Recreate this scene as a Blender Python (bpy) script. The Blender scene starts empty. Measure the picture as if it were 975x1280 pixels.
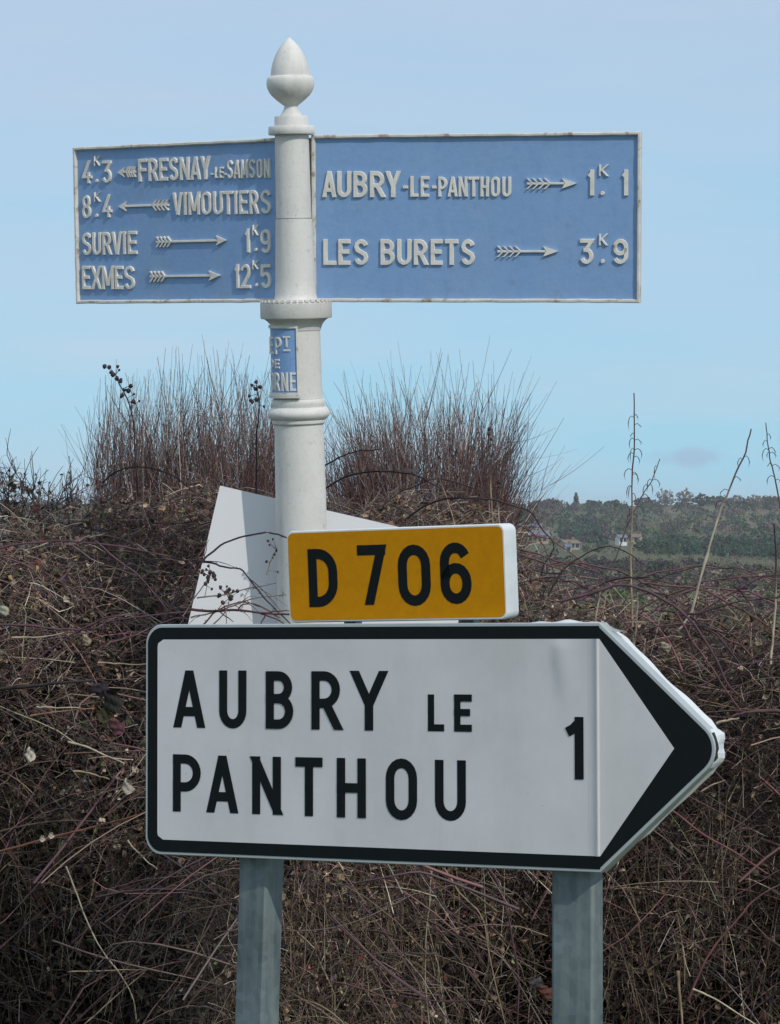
import bpy, math, random
import numpy as np
from mathutils import Vector, Matrix
R = math.radians
rng = np.random.default_rng(7)
random.seed(7)
sc = bpy.context.scene
COL = sc.collection

# ------------------------------------------------------------------ camera
F = 3600.0; CX, CY, CH = 487.5, 640.0, 1.6
cd = bpy.data.cameras.new('camera'); cam = bpy.data.objects.new('camera', cd); COL.objects.link(cam)
cam.location = (0, 0, CH); cam.rotation_euler = (R(90), 0, 0)
cd.sensor_fit = 'VERTICAL'; cd.sensor_height = 24; cd.lens = 24*F/1280
cd.clip_start = 0.1; cd.clip_end = 9000
sc.camera = cam
sc.render.resolution_x = 780; sc.render.resolution_y = 1024

# ------------------------------------------------------------------ light
SUN_AZ, SUN_EL = R(37), R(38)          # azimuth to the right of the direction behind the camera
d = Vector((math.sin(SUN_AZ)*math.cos(SUN_EL), -math.cos(SUN_AZ)*math.cos(SUN_EL), math.sin(SUN_EL)))
sd = bpy.data.lights.new('sun', 'SUN'); sd.energy = 2.0; sd.angle = R(0.6); sd.color = (1, .95, .87)
so = bpy.data.objects.new('sun', sd); COL.objects.link(so); so.rotation_euler = d.to_track_quat('Z', 'Y').to_euler()
so.location = (0, 0, 30)
w = bpy.data.worlds.new("World"); sc.world = w; w.use_nodes = True
nt = w.node_tree; nt.nodes.clear(); N = nt.nodes; L = nt.links
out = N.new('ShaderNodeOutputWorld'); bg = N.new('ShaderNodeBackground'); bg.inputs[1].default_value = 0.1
sky = N.new('ShaderNodeTexSky'); sky.sky_type = 'NISHITA'; sky.sun_disc = False
sky.sun_elevation = SUN_EL; sky.sun_rotation = math.pi - SUN_AZ
sky.dust_density = 0.4; sky.ozone_density = 2.0; sky.air_density = 1.0
tc = N.new('ShaderNodeTexCoord')
sep = N.new('ShaderNodeSeparateXYZ'); L.new(tc.outputs['Generated'], sep.inputs[0])
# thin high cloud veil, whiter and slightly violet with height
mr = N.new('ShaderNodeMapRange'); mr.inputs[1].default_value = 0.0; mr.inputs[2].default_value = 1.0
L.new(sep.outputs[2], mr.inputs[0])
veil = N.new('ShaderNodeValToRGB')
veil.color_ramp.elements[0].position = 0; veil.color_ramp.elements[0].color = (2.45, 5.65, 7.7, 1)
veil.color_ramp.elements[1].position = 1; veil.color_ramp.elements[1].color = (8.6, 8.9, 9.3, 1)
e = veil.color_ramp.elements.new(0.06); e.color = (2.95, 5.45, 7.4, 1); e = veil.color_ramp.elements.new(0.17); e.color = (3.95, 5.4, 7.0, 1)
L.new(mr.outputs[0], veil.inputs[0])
mp = N.new('ShaderNodeMapping'); mp.inputs['Scale'].default_value = (3.0, 3.0, 22.0); mp.inputs['Rotation'].default_value = (0, R(10), 0)
L.new(tc.outputs['Generated'], mp.inputs[0])
nz = N.new('ShaderNodeTexNoise'); nz.inputs['Scale'].default_value = 2.2; nz.inputs['Detail'].default_value = 5; nz.inputs['Roughness'].default_value = .45
L.new(mp.outputs[0], nz.inputs[0])
cm = N.new('ShaderNodeMapRange'); cm.inputs[1].default_value = .35; cm.inputs[2].default_value = .75; cm.inputs[3].default_value = 0; cm.inputs[4].default_value = .45
L.new(nz.outputs[0], cm.inputs[0])
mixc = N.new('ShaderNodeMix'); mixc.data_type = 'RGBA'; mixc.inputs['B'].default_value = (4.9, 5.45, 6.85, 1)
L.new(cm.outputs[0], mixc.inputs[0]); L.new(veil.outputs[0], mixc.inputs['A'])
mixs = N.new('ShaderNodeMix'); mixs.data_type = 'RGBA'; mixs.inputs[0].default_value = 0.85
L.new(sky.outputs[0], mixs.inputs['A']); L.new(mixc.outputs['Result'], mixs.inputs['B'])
# one small mauve cloud low over the far hill
def M(op, a, b=None):
    n = N.new('ShaderNodeMath'); n.operation = op
    for i, v in enumerate((a, b)):
        if v is None: continue
        if isinstance(v, (int, float)): n.inputs[i].default_value = v
        else: L.new(v, n.inputs[i])
    return n.outputs[0]
nz2 = N.new('ShaderNodeTexNoise'); nz2.inputs['Scale'].default_value = 90; nz2.inputs['Detail'].default_value = 8
L.new(tc.outputs['Generated'], nz2.inputs[0])
ex = M('MULTIPLY', M('SUBTRACT', sep.outputs[0], .1040), 82.0); ez = M('MULTIPLY', M('SUBTRACT', sep.outputs[2], .0187), 260.0)
rr = M('SQRT', M('ADD', M('MULTIPLY', ex, ex), M('MULTIPLY', ez, ez)))
front = M('GREATER_THAN', sep.outputs[1], 0.0)
cl = N.new('ShaderNodeMapRange'); cl.interpolation_type = 'SMOOTHSTEP'; cl.inputs[1].default_value = 1.25; cl.inputs[2].default_value = 0.25; cl.inputs[3].default_value = 0; cl.inputs[4].default_value = .5
L.new(M('ADD', rr, M('MULTIPLY', M('SUBTRACT', nz2.outputs[0], .5), 1.5)), cl.inputs[0])
mixk = N.new('ShaderNodeMix'); mixk.data_type = 'RGBA'; mixk.inputs['B'].default_value = (3.15, 3.8, 5.3, 1)
L.new(M('MULTIPLY', cl.outputs[0], front), mixk.inputs[0]); L.new(mixs.outputs['Result'], mixk.inputs['A'])
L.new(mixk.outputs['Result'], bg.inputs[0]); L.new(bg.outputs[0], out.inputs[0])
sc.view_settings.view_transform = 'Standard'; sc.view_settings.look = 'None'
sc.view_settings.exposure = 0.2; sc.view_settings.gamma = 1

# ------------------------------------------------------------------ helpers
def P(px, py, Y): return Vector(((px-CX)/F*Y, Y, CH+(CY-py)/F*Y))
def setp(o, label=None, cat=None, group=None, kind=None):
    if label: o['label'] = label
    if cat: o['category'] = cat
    if group: o['group'] = group
    if kind: o['kind'] = kind
    return o
def empty(name, loc, label, cat, group=None):
    o = bpy.data.objects.new(name, None); COL.objects.link(o); o.location = loc; o.empty_display_size = .1
    return setp(o, label, cat, group)
def obj(name, verts, faces, mat, parent=None, smooth=False, cols=None, origin=None, sharp=None):
    """verts are WORLD coordinates"""
    v = np.asarray(verts, dtype=np.float64).reshape(-1, 3)
    if parent is not None: off = np.array(parent['_w'] if '_w' in parent else parent.location)
    elif origin is not None: off = np.array(origin)
    else: off = np.array([v[:, 0].mean(), v[:, 1].mean(), v[:, 2].min()])
    me = bpy.data.meshes.new(name)
    vv = v-off
    if isinstance(faces, np.ndarray):
        n, k = faces.shape
        me.vertices.add(len(vv)); me.vertices.foreach_set('co', vv.astype(np.float32).ravel())
        me.loops.add(n*k); me.loops.foreach_set('vertex_index', faces.astype(np.int32).ravel())
        me.polygons.add(n); me.polygons.foreach_set('loop_start', np.arange(0, n*k, k, dtype=np.int32))
        me.update(calc_edges=True)
    else:
        me.from_pydata([tuple(a) for a in vv], [], faces)
    if cols is not None:
        at = me.color_attributes.new('col', 'FLOAT_COLOR', 'POINT')
        c = np.ones((len(vv), 4), dtype=np.float32); c[:, :3] = cols
        at.data.foreach_set('color', c.ravel())
    if smooth:
        me.polygons.foreach_set('use_smooth', np.ones(len(me.polygons), dtype=bool))
        if sharp: me.set_sharp_from_angle(angle=R(sharp))
    me.materials.append(mat); me.update()
    o = bpy.data.objects.new(name, me); COL.objects.link(o)
    if parent is not None: o.parent = parent; o['_w'] = [float(a) for a in off]
    else: o.location = off
    return o

def mat(name, color, rough=.6, metal=0, noise=None, bump=None, spec=.5, attr=False):
    m = bpy.data.materials.new(name); m.use_nodes = True
    nt = m.node_tree; b = nt.nodes['Principled BSDF']
    b.inputs['Roughness'].default_value = rough; b.inputs['Metallic'].default_value = metal
    b.inputs['Specular IOR Level'].default_value = spec
    b.inputs['Base Color'].default_value = (*color, 1)
    t = nt.nodes.new('ShaderNodeTexCoord')
    src = None
    if attr:
        a = nt.nodes.new('ShaderNodeAttribute'); a.attribute_name = 'col'; src = a.outputs[0]
    for layer in (noise or []):
        col2, scale, lo, hi, amt = layer[:5]
        n = nt.nodes.new('ShaderNodeTexNoise'); n.inputs['Scale'].default_value = scale; n.inputs['Detail'].default_value = 6
        n.inputs['Roughness'].default_value = .65
        if len(layer) > 5:
            mp = nt.nodes.new('ShaderNodeMapping'); mp.inputs['Scale'].default_value = layer[5]
            nt.links.new(t.outputs['Object'], mp.inputs[0]); nt.links.new(mp.outputs[0], n.inputs[0])
        else: nt.links.new(t.outputs['Object'], n.inputs[0])
        r = nt.nodes.new('ShaderNodeMapRange'); r.inputs[1].default_value = lo; r.inputs[2].default_value = hi; r.inputs[4].default_value = amt
        nt.links.new(n.outputs[0], r.inputs[0])
        x = nt.nodes.new('ShaderNodeMix'); x.data_type = 'RGBA'; x.inputs['A'].default_value = (*color, 1); x.inputs['B'].default_value = (*col2, 1)
        if src: nt.links.new(src, x.inputs['A'])
        nt.links.new(r.outputs[0], x.inputs[0]); src = x.outputs['Result']
    if src: nt.links.new(src, b.inputs['Base Color'])
    if bump:
        n = nt.nodes.new('ShaderNodeTexNoise'); n.inputs['Scale'].default_value = bump[0]; n.inputs['Detail'].default_value = 5
        nt.links.new(t.outputs['Object'], n.inputs[0])
        bp = nt.nodes.new('ShaderNodeBump'); bp.inputs['Strength'].default_value = bump[1]; bp.inputs['Distance'].default_value = bump[2]
        nt.links.new(n.outputs[0], bp.inputs['Height']); nt.links.new(bp.outputs[0], b.inputs['Normal'])
    return m

M_CAST = mat('cast_white_paint', (.66, .65, .62), .55, noise=[((.48, .465, .43), 9, .45, .8, .55), ((.40, .38, .33), 14, .52, .8, .5, (1, 1, .1)), ((.30, .22, .15), 38, .64, .76, .6), ((.36, .33, .27), 120, .56, .74, .5)], bump=(160, .35, .0015))
M_FRAME = mat('frame_white_paint', (.66, .645, .60), .55, noise=[((.42, .40, .36), 14, .42, .72, .7), ((.26, .15, .08), 30, .56, .66, .8), ((.20, .17, .14), 110, .58, .7, .5)], bump=(120, .4, .0015))
M_LET = mat('raised_letter_paint', (.72, .70, .65), .5, noise=[((.50, .47, .42), 30, .42, .75, .7), ((.25, .24, .24), 140, .60, .72, .45)], bump=(150, .3, .001))
M_BLUE = mat('cast_blue_paint', (.20, .345, .60), .5, noise=[((.21, .34, .54), 6, .35, .7, .6), ((.135, .26, .48), 45, .45, .8, .5), ((.19, .27, .38), 130, .58, .8, .4), ((.15, .17, .19), 11, .58, .75, .45), ((.26, .38, .55), 9, .5, .8, .5, (1, 1, .15))], bump=(110, .35, .0012))
M_RETRO = mat('white_sign_sheeting', (.585, .585, .605), .38, noise=[((.43, .43, .43), 4, .35, .8, .8), ((.42, .425, .38), 7, .5, .8, .5, (1, 1, .12)), ((.30, .30, .28), 90, .68, .76, .5)], bump=(7, .25, .003), spec=.35)
M_ALU = mat('painted_sign_rim', (.62, .66, .68), .35, noise=[((.45, .48, .49), 20, .45, .8, .6)])
M_BLACK = mat('black_sign_film', (.003, .005, .006), .5, noise=[((.006, .008, .010), 40, .45, .8, .5)], spec=.18)
M_RIM = mat('bare_aluminium_rim', (.40, .44, .45), .4, metal=.2, noise=[((.30, .33, .34), 20, .45, .8, .6)])
M_YEL = mat('amber_sign_sheeting', (.53, .225, .0), .5, noise=[((.38, .155, .0), 60, .4, .75, .6), ((.50, .21, .003), 500, .4, .7, .5)], spec=.12)
M_PANEL = mat('white_sheet_panel', (.70, .705, .725), .4, noise=[((.66, .67, .68), 8, .45, .8, .5)])
M_STAIN = mat('rust_stain', (.16, .09, .05), .8)
M_DARK = mat('dark_gap', (.02, .02, .02), .9)
M_STEM = mat('stem_surface', (.1, .07, .06), .62, attr=True, spec=.35)
M_LEAF = mat('dead_leaf_surface', (.1, .07, .05), .75, attr=True, spec=.25)
# galvanised steel: spangle
M_GALV = mat('galvanised_steel', (.2, .26, .28), .5, metal=.35)
nt = M_GALV.node_tree; b = nt.nodes['Principled BSDF']; t = nt.nodes.new('ShaderNodeTexCoord')
vo = nt.nodes.new('ShaderNodeTexVoronoi'); vo.inputs['Scale'].default_value = 60; nt.links.new(t.outputs['Object'], vo.inputs[0])
nn = nt.nodes.new('ShaderNodeTexNoise'); nn.inputs['Scale'].default_value = 9; nn.inputs['Detail'].default_value = 8; nt.links.new(t.outputs['Object'], nn.inputs[0])
ad = nt.nodes.new('ShaderNodeMath'); ad.operation = 'MULTIPLY_ADD'; ad.inputs[1].default_value = .3
nt.links.new(vo.outputs['Color'], ad.inputs[0]); nt.links.new(nn.outputs[0], ad.inputs[2])
rp = nt.nodes.new('ShaderNodeValToRGB'); rp.color_ramp.elements[0].position = .35; rp.color_ramp.elements[0].color = (.085, .115, .125, 1)
rp.color_ramp.elements[1].position = .95; rp.color_ramp.elements[1].color = (.20, .25, .265, 1)
nt.links.new(ad.outputs[0], rp.inputs[0]); mpg = nt.nodes.new('ShaderNodeMapping'); mpg.inputs['Scale'].default_value = (40, 40, 2.5); ng = nt.nodes.new('ShaderNodeTexNoise'); ng.inputs['Scale'].default_value = 1.6; ng.inputs['Detail'].default_value = 7
nt.links.new(t.outputs['Object'], mpg.inputs[0]); nt.links.new(mpg.outputs[0], ng.inputs[0])
mg = nt.nodes.new('ShaderNodeMapRange'); mg.inputs[1].default_value = .45; mg.inputs[2].default_value = .7; mg.inputs[4].default_value = .5; nt.links.new(ng.outputs[0], mg.inputs[0])
xg = nt.nodes.new('ShaderNodeMix'); xg.data_type = 'RGBA'; xg.inputs['B'].default_value = (.26, .29, .27, 1); nt.links.new(mg.outputs[0], xg.inputs[0]); nt.links.new(rp.outputs[0], xg.inputs['A'])
nt.links.new(xg.outputs['Result'], b.inputs['Base Color'])

# ------------------------------------------------------------------ glyphs (stroke built)
def arc(cx, cy, rx, ry, a0, a1, n=7):
    return [(cx+rx*math.cos(R(a0+(a1-a0)*i/n)), cy+ry*math.sin(R(a0+(a1-a0)*i/n))) for i in range(n+1)]
def bowl(W, y0, y1, x0=0, k=1.0):     # right-hand bowl from (x0,y1) round to (x0,y0)
    h = (y1-y0)/2; r = min(h, (W-x0)*k)
    return [(x0, y1)]+arc(W-r, y1-min(h, r), r, min(h, r), 90, 0)+arc(W-r, y0+min(h, r), r, min(h, r), 0, -90)+[(x0, y0)]
def glyph(c, W, H):
    r = W/2; ry = min(H/2, r*1.15)
    if c == 'A': return [[(0, 0), (W*.46, H)], [(W, 0), (W*.54, H)], [(W*.16, H*.24), (W*.84, H*.24)]]
    if c == 'B': return [[(0, 0), (0, H)], bowl(W*.94, H*.53, H), bowl(W, 0, H*.53)]
    if c == 'D': return [[(0, 0), (0, H)], bowl(W, 0, H, k=.75)]
    if c == 'E': return [[(0, 0), (0, H)], [(0, 0), (W, 0)], [(0, H), (W, H)], [(0, H*.52), (W*.85, H*.52)]]
    if c == 'F': return [[(0, 0), (0, H)], [(0, H), (W, H)], [(0, H*.52), (W*.85, H*.52)]]
    if c == 'H': return [[(0, 0), (0, H)], [(W, 0), (W, H)], [(0, H*.5), (W, H*.5)]]
    if c == 'I': return [[(W/2, 0), (W/2, H)]]
    if c == 'K': return [[(0, 0), (0, H)], [(0, H*.38), (W, H)], [(W*.3, H*.55), (W, 0)]]
    if c == 'L': return [[(0, 0), (0, H)], [(0, 0), (W, 0)]]
    if c == 'M': return [[(0, 0), (0, H)], [(W, 0), (W, H)], [(0, H), (W/2, H*.12)], [(W, H), (W/2, H*.12)]]
    if c == 'N': return [[(0, 0), (0, H)], [(W, 0), (W, H)], [(0, H), (W, 0)]]
    if c in 'O0': return [arc(r, H-ry, r, ry, 0, 180, 10)+arc(r, ry, r, ry, 180, 360, 10)+['closed']]
    if c == 'P': return [[(0, 0), (0, H)], bowl(W, H*.42, H)]
    if c == 'R': return [[(0, 0), (0, H)], bowl(W*.97, H*.44, H), [(W*.5, H*.44), (W, 0)]]
    if c == 'S': return [arc(r, H-H*.26, r, H*.26, 15, 180, 9)+[(W*.12, H*.60), (W*.88, H*.40)]+arc(r, H*.26, r, H*.26, 0, -165, 9)]
    if c == 'T': return [[(r, 0), (r, H)], [(0, H), (W, H)]]
    if c == 'U': return [[(0, H)]+arc(r, ry, r, ry, 180, 360, 12)+[(W, H)]]
    if c == 'V': return [[(0, H), (W*.47, 0)], [(W, H), (W*.53, 0)]]
    if c == 'X': return [[(0, H), (W, 0)], [(0, 0), (W, H)]]
    if c == 'Y': return [[(0, H), (r, H*.42)], [(W, H), (r, H*.42)], [(r, 0), (r, H*.47)]]
    if c == '1': return [[(W, 0), (W, H)], [(0, H*.80), (W*.5, H*.865), (W*.85, H*.95)]]
    if c == '2': return [arc(r, H-ry, r, ry, 170, -20, 10)+[(W*.75, H*.48), (0, H*.02)], [(0, 0), (W, 0)]]
    if c == '3': return [[(0, H), (W, H)], [(W, H*.97), (W*.42, H*.58)], [(W*.38, H*.57)]+arc(r, H*.285, r, H*.285, 85, -160, 11)]
    if c == '4': return [[(W*.72, H), (0, H*.27)], [(0, H*.25), (W, H*.25)], [(W*.72, 0), (W*.72, H*.5)]]
    if c == '5': return [[(W*.95, H), (W*.08, H)], [(W*.08, H), (0, H*.52)], [(W*.02, H*.52)]+arc(r, H*.32, r, H*.32, 130, -155, 11)]
    if c == '6': return [arc(r, H-ry, r, ry, 25, 180, 9)+arc(r, ry*.98, r, ry*.98, 180, 360, 10)+arc(r, H*.60-ry, r, ry, 0, 170, 9)]
    if c == '7': return [[(0, H), (W, H)], [(W, H), (W*.38, 0)]]
    if c == '8': return [arc(r, H*.76, r*.92, H*.24, 0, 360, 16)[:-1]+['closed'], arc(r, H*.26, r, H*.26, 0, 360, 16)[:-1]+['closed']]
    if c == '9': return [[(W-x, H-y) for x, y in arc(r, H-ry, r, ry, 25, 180, 9)+arc(r, ry*.98, r, ry*.98, 180, 360, 10)+arc(r, H*.60-ry, r, ry, 0, 170, 9)]]
    if c == '-': return [[(0, H/2), (W, H/2)]]
    if c == '.': return [[(W/2, 0), (W/2, H)]]
    raise ValueError(c)
def ribbon(pts, wd, z0, z1, inset, H, cut=True):
    """polyline -> closed raised strip; returns verts (u,v,h), faces"""
    closed = pts[-1] == 'closed'
    if closed: pts = pts[:-1]
    p = [Vector(a) for a in pts]
    q = [p[0]]
    for a in p[1:]:
        if (a-q[-1]).length > 1e-6: q.append(a)
    if closed and (q[0]-q[-1]).length < 1e-6: q.pop()
    p = q; n = len(p); V = []; Fc = []
    for i in range(n):
        a = p[i-1] if (i > 0 or closed) else None; c = p[(i+1) % n] if (i < n-1 or closed) else None
        t1 = (p[i]-a).normalized() if a is not None else None; t2 = (c-p[i]).normalized() if c is not None else None
        if t1 is None: t = t2; k = 1
        elif t2 is None: t = t1; k = 1
        else:
            t = (t1+t2).normalized(); k = 1/max(.55, t.dot(t1))
        nn = Vector((-t.y, t.x))*k
        end = (t1 is None) or (t2 is None)
        for h, ww in ((z0, wd/2), (z1, wd/2-inset)):
            for s in (-1, 1):
                o = p[i]+nn*ww*s
                if end and cut:
                    dr = -t if t1 is None else t
                    ext = wd/2-(inset if h == z1 else 0)
                    if abs(t.y) > .3 and (p[i].y < H*.03 or p[i].y > H*.97):
                        ty = -ext if p[i].y < H/2 else H+ext
                        o = o+dr*((ty-o.y)/dr.y)
                    elif abs(t.x) > .9: o = o+dr*ext
                V.append((o.x, o.y, h))
    m = n if closed else n-1
    for i in range(m):
        a = 4*i; b = 4*((i+1) % n)      # 0 right-bottom,1 left-bottom,2 right-top,3 left-top
        Fc += [(a+2, b+2, b+3, a+3), (a, b, b+2, a+2), (a+3, b+3, b+1, a+1)]
    if not closed:
        Fc += [(0, 2, 3, 1), (4*n-4, 4*n-3, 4*n-1, 4*n-2)]
    return V, Fc
def letter(c, box, s, depth, inset, mapf, mt, parent, name='letter', z0=0.0):
    """box = u0,u1,v0,v1 outer extent; mapf (u,v,h)->world"""
    u0, u1, v0, v1 = box; W = u1-u0-s; H = v1-v0-s
    if c == '-': W = u1-u0-s; H = v1-v0
    if c == '.': W = 0; H = 1e-3; s = min(s, v1-v0)
    V = []; Fc = []
    if c == '.':
        cu, cv = (u0+u1)/2, (v0+v1)/2; n = 8; rad = (v1-v0)/2
        for h, rr in ((z0, rad), (z0+depth, rad-inset)):
            V += [(cu+rr*math.cos(2*math.pi*i/n), cv+rr*math.sin(2*math.pi*i/n), h) for i in range(n)]
        Fc = [tuple(range(n, 2*n))]+[(i, (i+1) % n, n+(i+1) % n, n+i) for i in range(n)]
    else:
        for k, st in enumerate(glyph(c, max(W, 1e-4), H)):
            v, f = ribbon(st, s, z0, z0+depth+k*.00015, inset, H)
            o = len(V)
            oy = 0 if c == '-' else s/2
            V += [(x+u0+s/2, y+v0+oy, h) for x, y, h in v]; Fc += [tuple(i+o for i in ff) for ff in f]
    return obj(name, [mapf(*a) for a in V], Fc, mt, parent)

class Panel:
    def __init__(s, px, py, D, yaw, pitch, roll, w, h):
        yaw, pitch, roll = R(yaw), R(pitch), R(roll)
        m = Matrix.Rotation(yaw, 3, 'Z') @ Matrix.Rotation(pitch, 3, 'X') @ Matrix.Rotation(roll, 3, 'Y')
        s.C = P(px, py, D); s.U = m.col[0].copy(); s.V = m.col[2].copy(); s.N = -m.col[1].copy(); s.w = w; s.h = h
    def at(s, u, v, h=0): return s.C+s.U*u+s.V*v+s.N*h
    def uv(s, px, py):
        o = Vector((0, 0, CH)); r = Vector(((px-CX)/F, 1, (CY-py)/F)); t = (s.C-o).dot(s.N)/r.dot(s.N); p = o+r*t-s.C
        return p.dot(s.U), p.dot(s.V)
    def box(s, x0, x1, y0, y1):
        xm, ym = (x0+x1)/2, (y0+y1)/2
        return s.uv(x0, ym)[0], s.uv(x1, ym)[0], s.uv(xm, y1)[1], s.uv(xm, y0)[1]

def boxf(mapf, u0, u1, v0, v1, h0, h1, bev=0.0):
    """box with chamfered front edge; returns verts, faces"""
    V = [mapf(*a) for a in ((u0, v0, h0), (u1, v0, h0), (u1, v1, h0), (u0, v1, h0),
         (u0, v0, h1-bev), (u1, v0, h1-bev), (u1, v1, h1-bev), (u0, v1, h1-bev),
         (u0+bev, v0+bev, h1), (u1-bev, v0+bev, h1), (u1-bev, v1-bev, h1), (u0+bev, v1-bev, h1))]
    Fc = [(3, 2, 1, 0), (8, 9, 10, 11)]
    for i in range(4):
        j = (i+1) % 4; Fc += [(i, j, 4+j, 4+i), (4+i, 4+j, 8+j, 8+i)]
    return V, Fc
def join(*vf):
    V = []; Fc = []
    for v, f in vf:
        o = len(V); V += list(v); Fc += [tuple(i+o for i in ff) for ff in f]
    return V, Fc
def prism(outline, mapf, h0, h1, bev=0.0):
    """outline CCW list of (u,v); extruded h0..h1"""
    n = len(outline); V = [mapf(u, v, h0) for u, v in outline]+[mapf(u, v, h1) for u, v in outline]
    return V, [tuple(range(n-1, -1, -1)), tuple(range(n, 2*n))]+[(i, (i+1) % n, n+(i+1) % n, n+i) for i in range(n)]

def tubes(pts, rad, K=3):
    """pts [N,M,3], rad [N,M] -> verts, faces(quads)"""
    Nn, Mm, _ = pts.shape
    t = np.gradient(pts, axis=1); t /= np.linalg.norm(t, axis=2, keepdims=True)+1e-9
    ref = np.where(np.abs(t[:, :1, 2:3]) < .8, np.array([0, 0, 1.]), np.array([1., 0, 0]))
    ref = np.broadcast_to(ref, t.shape)
    a = np.cross(t, ref); a /= np.linalg.norm(a, axis=2, keepdims=True)+1e-9
    b = np.cross(t, a)
    ang = np.arange(K)*2*np.pi/K
    v = pts[:, :, None, :]+rad[:, :, None, None]*(a[:, :, None, :]*np.cos(ang)[None, None, :, None]+b[:, :, None, :]*np.sin(ang)[None, None, :, None])
    idx = np.arange(Nn*Mm*K).reshape(Nn, Mm, K)
    A = idx[:, :-1, :]; B = idx[:, 1:, :]
    f = np.stack([A, np.roll(A, -1, 2), np.roll(B, -1, 2), B], -1).reshape(-1, 4)
    return v.reshape(-1, 3), f
def spline(ctrl, n):
    c = np.array([list(x) for x in ctrl], float)
    if len(c) == 2: return c[0]+(c[1]-c[0])*np.linspace(0, 1, n)[:, None]
    c = np.vstack([2*c[0]-c[1], c, 2*c[-1]-c[-2]]); k = len(c)-3; o = []
    for s in np.linspace(0, k-1e-6, n):
        i = int(s); t = s-i; p0, p1, p2, p3 = c[i:i+4]
        o.append(.5*((2*p1)+(-p0+p2)*t+(2*p0-5*p1+4*p2-p3)*t*t+(-p0+3*p1-3*p2+p3)*t**3))
    return np.array(o)

# ------------------------------------------------------------------ ground, valley and far hill
PY = [(3, 0.0), (9, .0), (12, -.1), (30, -1.4), (80, -4.6), (150, -7.6), (230, -8.6), (330, -8.9), (450, -9.4), (600, -9.4), (750, -8.9), (950, -6.3), (1200, -1.7), (1500, 4.9), (1800, 4.0), (2600, 0.0), (5000, -6)]
def prof(Y):
    return np.interp(Y, [a for a, _ in PY], [b for _, b in PY])
def terr(X, Y):
    z = prof(Y)
    far = np.clip((Y-150)/500, 0, 1)
    return z+far*(1.6*np.sin(X/83+Y/310)+1.0*np.sin(X/37+1.3)+.5*np.sin(X/17+Y/40))*np.clip(Y/1500, 0, 1.2)
ys = np.concatenate([[-60, -20, 0, 3, 6, 9, 10.5, 12, 16, 22, 30, 45, 60, 80], np.arange(100, 1000, 25), np.arange(1000, 2000, 50), [2300, 2600, 3200, 4000, 5000]])
xs = np.concatenate([[-2400, -1500, -1000, -700, -500], np.arange(-400, 401, 12.5), [500, 700, 1000, 1500, 2400]])
gx, gy = np.meshgrid(xs, ys); gz = terr(gx, gy); gz[gy < 9] = 0
vt = np.stack([gx, gy, gz], -1).reshape(-1, 3); ii = np.arange(len(vt)).reshape(gx.shape)
ff = np.stack([ii[:-1, :-1], ii[:-1, 1:], ii[1:, 1:], ii[1:, :-1]], -1).reshape(-1, 4)
M_GROUND = mat('winter_fields', (.085, .10, .05), .95, noise=[((.16, .135, .09), .008, .48, .56, 1, (1, .35, 1)), ((.05, .065, .03), .02, .5, .56, .8), ((.12, .09, .07), .4, .45, .7, .5)], spec=.1)
g = obj('ground', vt, ff, M_GROUND, smooth=True, origin=(0, 0, 0)); setp(g, 'winter grass and fields falling into the valley and rising to the far hill', kind='structure')

# hedge profile -----------------------------------------------------
HT = [(-6, 1.62), (-1.5, 1.66), (-1.08, 1.69), (-.85, 1.66), (-.3, 1.64), (.2, 1.62), (.33, 1.56), (.42, 1.45), (.55, 1.36), (.8, 1.35), (1.1, 1.34), (1.6, 1.38), (6, 1.35)]
def top(X): return np.interp(X, [a for a, _ in HT], [b for _, b in HT])+.025*np.sin(X*9)+.02*np.sin(X*23+1)
def frontY(X, Z): # front surface; bulges at about 1.1 m and recedes at foot and crown
    return 7.45+.55*np.clip((Z-1.1)/.55, 0, 1)**2+(.62-.62*np.exp(-((X+.2)/.38)**2))*np.clip((1.15-Z)/1.0, 0, 1)-.80*np.exp(-((X+.2)/.42)**2)*np.clip((1.16-Z)/.22, 0, 1)+.07*np.sin(X*5.1+Z*3)+.06*np.sin(X*11.7-Z*7)
# mound added inside the hedge to block light and darken its gaps
bx = np.linspace(-7, 7, 180); bz = np.linspace(0, 1, 26)
gx, gt = np.meshgrid(bx, bz); tp = top(gx)-.16
gz = gt*tp; gy = frontY(gx, gz)+.42-.14*np.exp(-((gx+.2)/.42)**2)+.3*gt*(1-.7*np.exp(-((gx+.2)/.42)**2))+.05*np.sin(gx*31+gz*17)*np.sin(gz*41)+.05*np.sin(gx*57+gz*29)
v1 = np.stack([gx, gy, gz-.02], -1)
gz2 = gt[::-1]*tp; gy2 = 10.2-.3*gt[::-1]+0*gx; v2 = np.stack([gx, gy2, gz2-.02], -1)
vt = np.concatenate([v1, v2], 0); ii = np.arange(vt.shape[0]*vt.shape[1]).reshape(vt.shape[:2]); vt = vt.reshape(-1, 3)
ff = np.stack([ii[:-1, :-1], ii[:-1, 1:], ii[1:, 1:], ii[1:, :-1]], -1).reshape(-1, 4)
M_GAP_SHADE = mat('hedge_gap_shade', (.014, .011, .010), .95, noise=[((.026, .02, .015), 14, .45, .65, .8), ((.012, .010, .009), 40, .45, .6, .8)], bump=(30, .9, .03), spec=.1)  # near-black colour stands in for the shade between the stems
o = obj('shade_mound', vt, ff, M_GAP_SHADE, origin=(0, 8.5, 0)); setp(o, 'dark mound added inside the bramble hedge as its shaded depth', kind='structure')

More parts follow.
